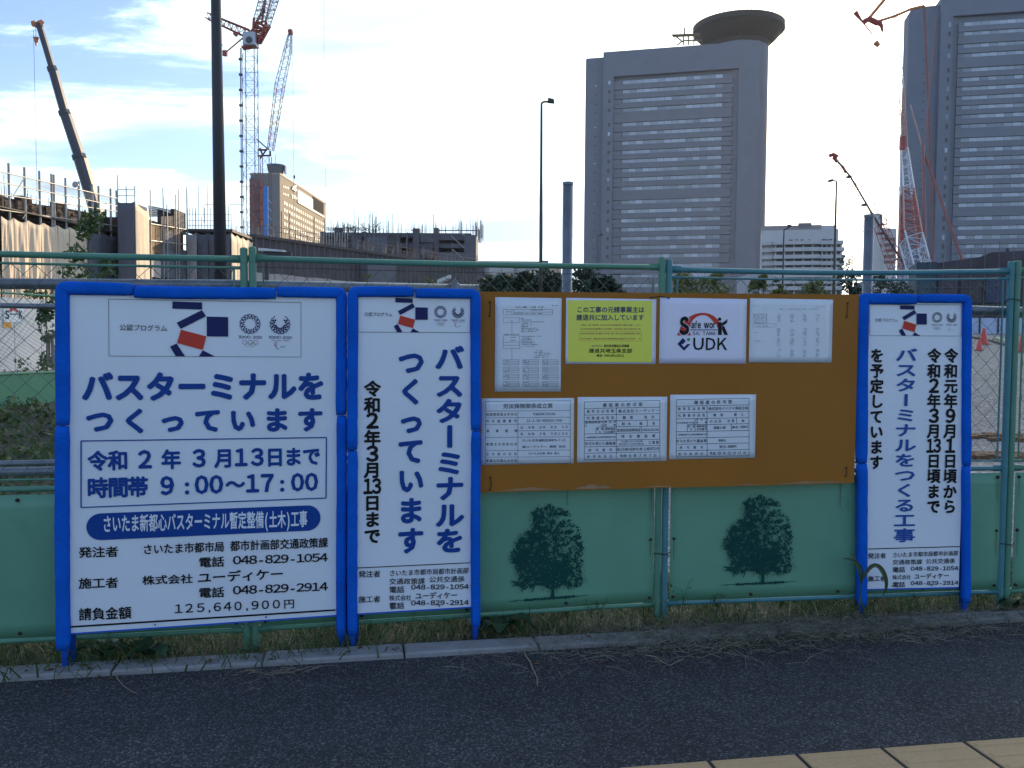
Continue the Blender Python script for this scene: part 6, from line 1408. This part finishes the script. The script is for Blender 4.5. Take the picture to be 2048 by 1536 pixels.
# ---------------------------------------------------------------- right-hand site: netted scaffold, yard
def right_scaffold():
    A = D(1832, 560, 98); B = D(2200, 560, 92); pl = Pl((A.x, A.y), (B.x, B.y)); root = thing('scaffold_building', 'low building wrapped in dusky scaffold netting at the right', 'building', pl.M); u = pl.uv; W = pl.L
    M_pn = mat('purple_netting', (.075, .062, .072), .85, .3, .35); M_bn = mat('blue_netting', (.06, .075, .115), .85, .3, .35); M_gn = mat('teal_netting', (.05, .08, .095), .85, .3, .35)
    z = lambda y: u(1950, y)[1]
    MB().box(0, u(1875, 500)[0], 0, z(522), -9, 0).build('netting', M_gn, root)
    mb = MB(); mb.prism([(u(1875, 500)[0], 0), (W, 0), (W, z(500)), (u(1985, 500)[0], z(505)), (u(1960, 500)[0], z(514)), (u(1875, 500)[0], z(524))], -9, -.2); mb.build('netting', M_pn, root)
    for x0, x1, y0, y1, m in ((1875, 1915, 548, 612, M_pn), (1920, 1965, 552, 612, MATS['dark_rebar']), (1970, 2005, 556, 608, M_bn), (2008, 2040, 540, 610, M_bn), (1875, 2048, 604, 616, MATS['dark_rebar'])):
        a = u(x0, y1); b = u(x1, y0); MB().box(a[0], b[0], a[1], b[1], -.2, .05).build('panel', m, root)
    for i in range(13): x = W*i/13; MB().tube([(x, 0, .15), (x, z(505)+(.6 if i % 3 else 1.2), .15)], .04, 5).build('scaffold_pole', M_psteel, root)
    for y in (540, 575): MB().tube([(0, z(y), .15), (W, z(y-2), .15)], .035, 5).build('scaffold_rail', M_psteel, root)
    a = u(2024, 505); MB().tube([(a[0], a[1]-1.2, -1), (a[0]-.3, a[1]+.6, -1)], .28, 8, r2=.15).build('roof_worker_post', M_dsteel, root)
right_scaffold()
SLOPE = 1.9/33
def on_slope(px, py):
    d = ray(px, py); t = (EYE+12*SLOPE)/(SLOPE*d.y-d.z); return Vector((0, 0, EYE))+d*t
def yard():
    rnd = random.Random(77); vs = []; fs = []; nx, ny = 40, 40
    for j in range(ny+1):
        for i in range(nx+1):
            y = 12+37*j/ny; x = 4+.10*y+(60-4)*i/nx; z = SLOPE*(y-12)*min(1, i/3)+(rnd.uniform(-.02, .03) if 0 < j else -.01); vs.append((x, y, z-.012))
    for j in range(ny):
        for i in range(nx): a_ = j*(nx+1)+i; fs.append((a_, a_+1, a_+nx+2, a_+nx+1))
    MB().add(vs, fs).build('yard_slope', M_gravel, None, smooth=True, kind='structure')
    A = D(1850, 650, 48); B = D(2300, 650, 46); pl = Pl((A.x, A.y), (B.x, B.y)); root = thing('hoarding', 'pale blue-white site hoarding far across the yard at the right', 'hoarding', pl.M); n = 12
    for i in range(n): MB().box(pl.L*i/n+.03, pl.L*(i+1)/n-.03, 1.6, pl.uv(1960, 636)[1], -.05, 0).build('panel', mat('blue_white_panel', (.42, .50, .66), .5, .06, 1), root)
    for i in range(n+1): MB().tube([(pl.L*i/n, 1.5, .06), (pl.L*i/n, pl.uv(1960, 630)[1], .06)], .04, 6).build('post', M_dsteel, root)
    MB().box(0, pl.L, 1.55, 2.05, .1, .4).build('pale_kerb_beam', M_conc, root)
    M_cone = mat('cone_red', (.62, .08, .06), .5, .05)
    for lab, x, y, s in (('red traffic cone farthest out in the right-hand yard', 1967, 689, 1), ('low red traffic cone just left of the far one in the yard', 1958, 701, .62), ('red cone at the right edge, seen between fence posts', 2045, 704, 1.1)):
        p = on_slope(x, y); c = thing('traffic_cone', lab, 'traffic cone', p, 'red traffic cones in the yard'); MB().lathe((0, 0, 0), [(.19*s, .03), (.05*s, .7*s), (0, .7*s)], 18).build('cone', M_cone, c, smooth=True); MB().box(-.21*s, .21*s, -.21*s, .21*s, 0, .03).build('base', M_cone, c)
    def P(x, y): return G(x, y, 0)
    Q = [on_slope(x, y) for x, y in ((1942, 676), (1962, 679), (1985, 684), (2006, 690), (2052, 699))]; o = thing('barrier_pipe', 'black pipe lying low across the right-hand yard', 'pipe', Q[0])
    MB().tube([q-Q[0]+Vector((0, 0, .06)) for q in Q], .055, 8).build('tube', M_wire, o)
    for lab, x, y in (('pale yellow rounded sandbag left of its twin in the right-hand yard', 1996, 683), ('pale yellow rounded sandbag half hidden by the blue-green post', 2013, 688)):
        p = on_slope(x, y); o = thing('sandbag', lab, 'sandbag', p, 'yellow sandbags in the yard'); MB().tube([(-.16, 0, .09), (-.08, 0, .12), (.08, 0, .11), (.16, 0, .08)], .10, 12, r2=.08).build('bag', mat('sandbag_yellow', (.62, .60, .36), .7), o, smooth=True); MB().tube([(.155, 0, .08), (.20, 0, .07)], .03, 8).build('tied_neck', MATS['sandbag_yellow'], o)
    o = thing('barrier_beam', 'short white beam lying in the right-hand yard', 'beam', G(1990, 797)); MB().box(-.18, .8, -.05, .05, 0, .07).build('beam', mat('white_beam', (.8, .8, .85), .5), o)
    for k, (y, w, lab) in enumerate(((873, .25, 0), (912, .3, 1), (815, .12, 2))):        # rusty earth ridges
        mb = MB(); rnd = random.Random(k); 
        for i in range(260): p = G(1880+i*.9, y+rnd.gauss(0, 2.5)+(i-60)*.03); s = rnd.uniform(.02, .06); mb.box(p.x-s, p.x+s, p.y-s, p.y+s, -.02, s*.8)
        tag(mb.build('rust_earth', mat('rust_earth', (.16, .075, .035), .9, .4, 12), None, kind='stuff'), ['brown earth ridge across the yard gravel, middle one', 'brown earth ridge across the yard gravel nearest the fence', 'thin brown earth streak farther out on the yard gravel'][k], 'earth')
yard()

# ---------------------------------------------------------------- trees and shrubs in the distance
B = 'dark bushes in the middle distance'
for i, (px, py, Y, h, w, lab) in enumerate(((985, 568, 70, 5, 3.6, 'dark bush just right of the unfinished block'), (1010, 562, 72, 5, 3.4, 'dark bush below the window row of the low office block'), (1050, 555, 74, 6, 3.6, 'dark bush left of the slim lamp pole'), (1098, 552, 70, 6, 4.6, 'dark rounded bush right of the slim lamp pole'), (1178, 550, 66, 6, 4.6, 'dark bush right of the upright grey post, under the tower wing'), (1205, 566, 64, 4, 3, 'lower dark bush under the tower wing'))):
    tree(lab, px, py-4, Y, h, w*1.25, M_leafB, 60, 90, .36, .12, 20+i, B, name='bush', cat='bush')
Yg = 'yellow-green shrubs above the brown board'
for i, (px, py, Y, h, w, m, lab) in enumerate(((1382, 543, 26, 2.2, 1.2, M_leafY, 'full yellow-green shrub right of the double fence post'), (1408, 550, 26.5, 2.2, 1.1, M_leafY, 'yellow-green shrub, second from the double post'), (1442, 552, 27, 2.2, 1.1, M_leafY, 'olive shrub third from the double post'), (1518, 556, 28, 1.8, .8, M_leafY, 'thin reedy shrub before the blue gap'), (1560, 562, 28, 1.8, .8, M_leafY, 'reedy shrub at the foot of the short dark lamp'), (1598, 556, 29, 2.2, 1.3, M_leafY, 'olive reedy shrub between the two lamps'), (1630, 565, 29, 2.0, .9, M_leafY, 'low shrub left of the slim lamp foot'), (1360, 556, 25, 2.0, .7, M_leafY, 'narrow yellowish shrub close to the double post'))):
    tree(lab, px, py-4, Y, h, w*1.15, m, 30, 60, .11, .02, 40+i, Yg, kind='round', name='shrub', cat='shrub')
tree('dark layered pine tree right of the slim lamp', 1704, 514, 60, 7.5, 3.6, M_leafB, 44, 50, .22, .16, 61, kind='col')
tree('dark leafy tree behind the foot of the small crane', 1762, 555, 75, 6, 4.4, M_leafB, 30, 50, .3, .14, 62)
tree('dark leafy tree between the crane booms low on the right', 1795, 562, 80, 6, 4.4, M_leafB, 30, 50, .3, .14, 63)
tree('bright yellow-green bush above the middle notice', 841, 540, 22, 1.8, .75, M_leafY, 16, 36, .09, .02, 64)
tree('low yellow-green bush right of the taller one above the middle notice', 868, 556, 22, 1.5, .55, M_leafY, 10, 30, .09, .02, 66)
tree('sparse sprig of yellow-green leaves above the large sign', 735, 545, 12, 1.2, .26, M_leafY, 9, 8, .055, .006, 65, kind='col')

# ---------------------------------------------------------------- air
def haze():
    m = bpy.data.materials.new('haze_air'); m.use_nodes = True; N = m.node_tree.nodes; N.clear()
    o = N.new('ShaderNodeOutputMaterial'); v = N.new('ShaderNodeVolumePrincipled'); v.inputs['Color'].default_value = (.93, .95, 1, 1); v.inputs['Density'].default_value = HAZE; v.inputs['Anisotropy'].default_value = .35
    m.node_tree.links.new(v.outputs[0], o.inputs['Volume'])
    b = MB(); b.box(-700, 700, -60, 700, -1.1, 190); b.build('haze', m, None, kind='stuff')
HAZE = .00008
haze()
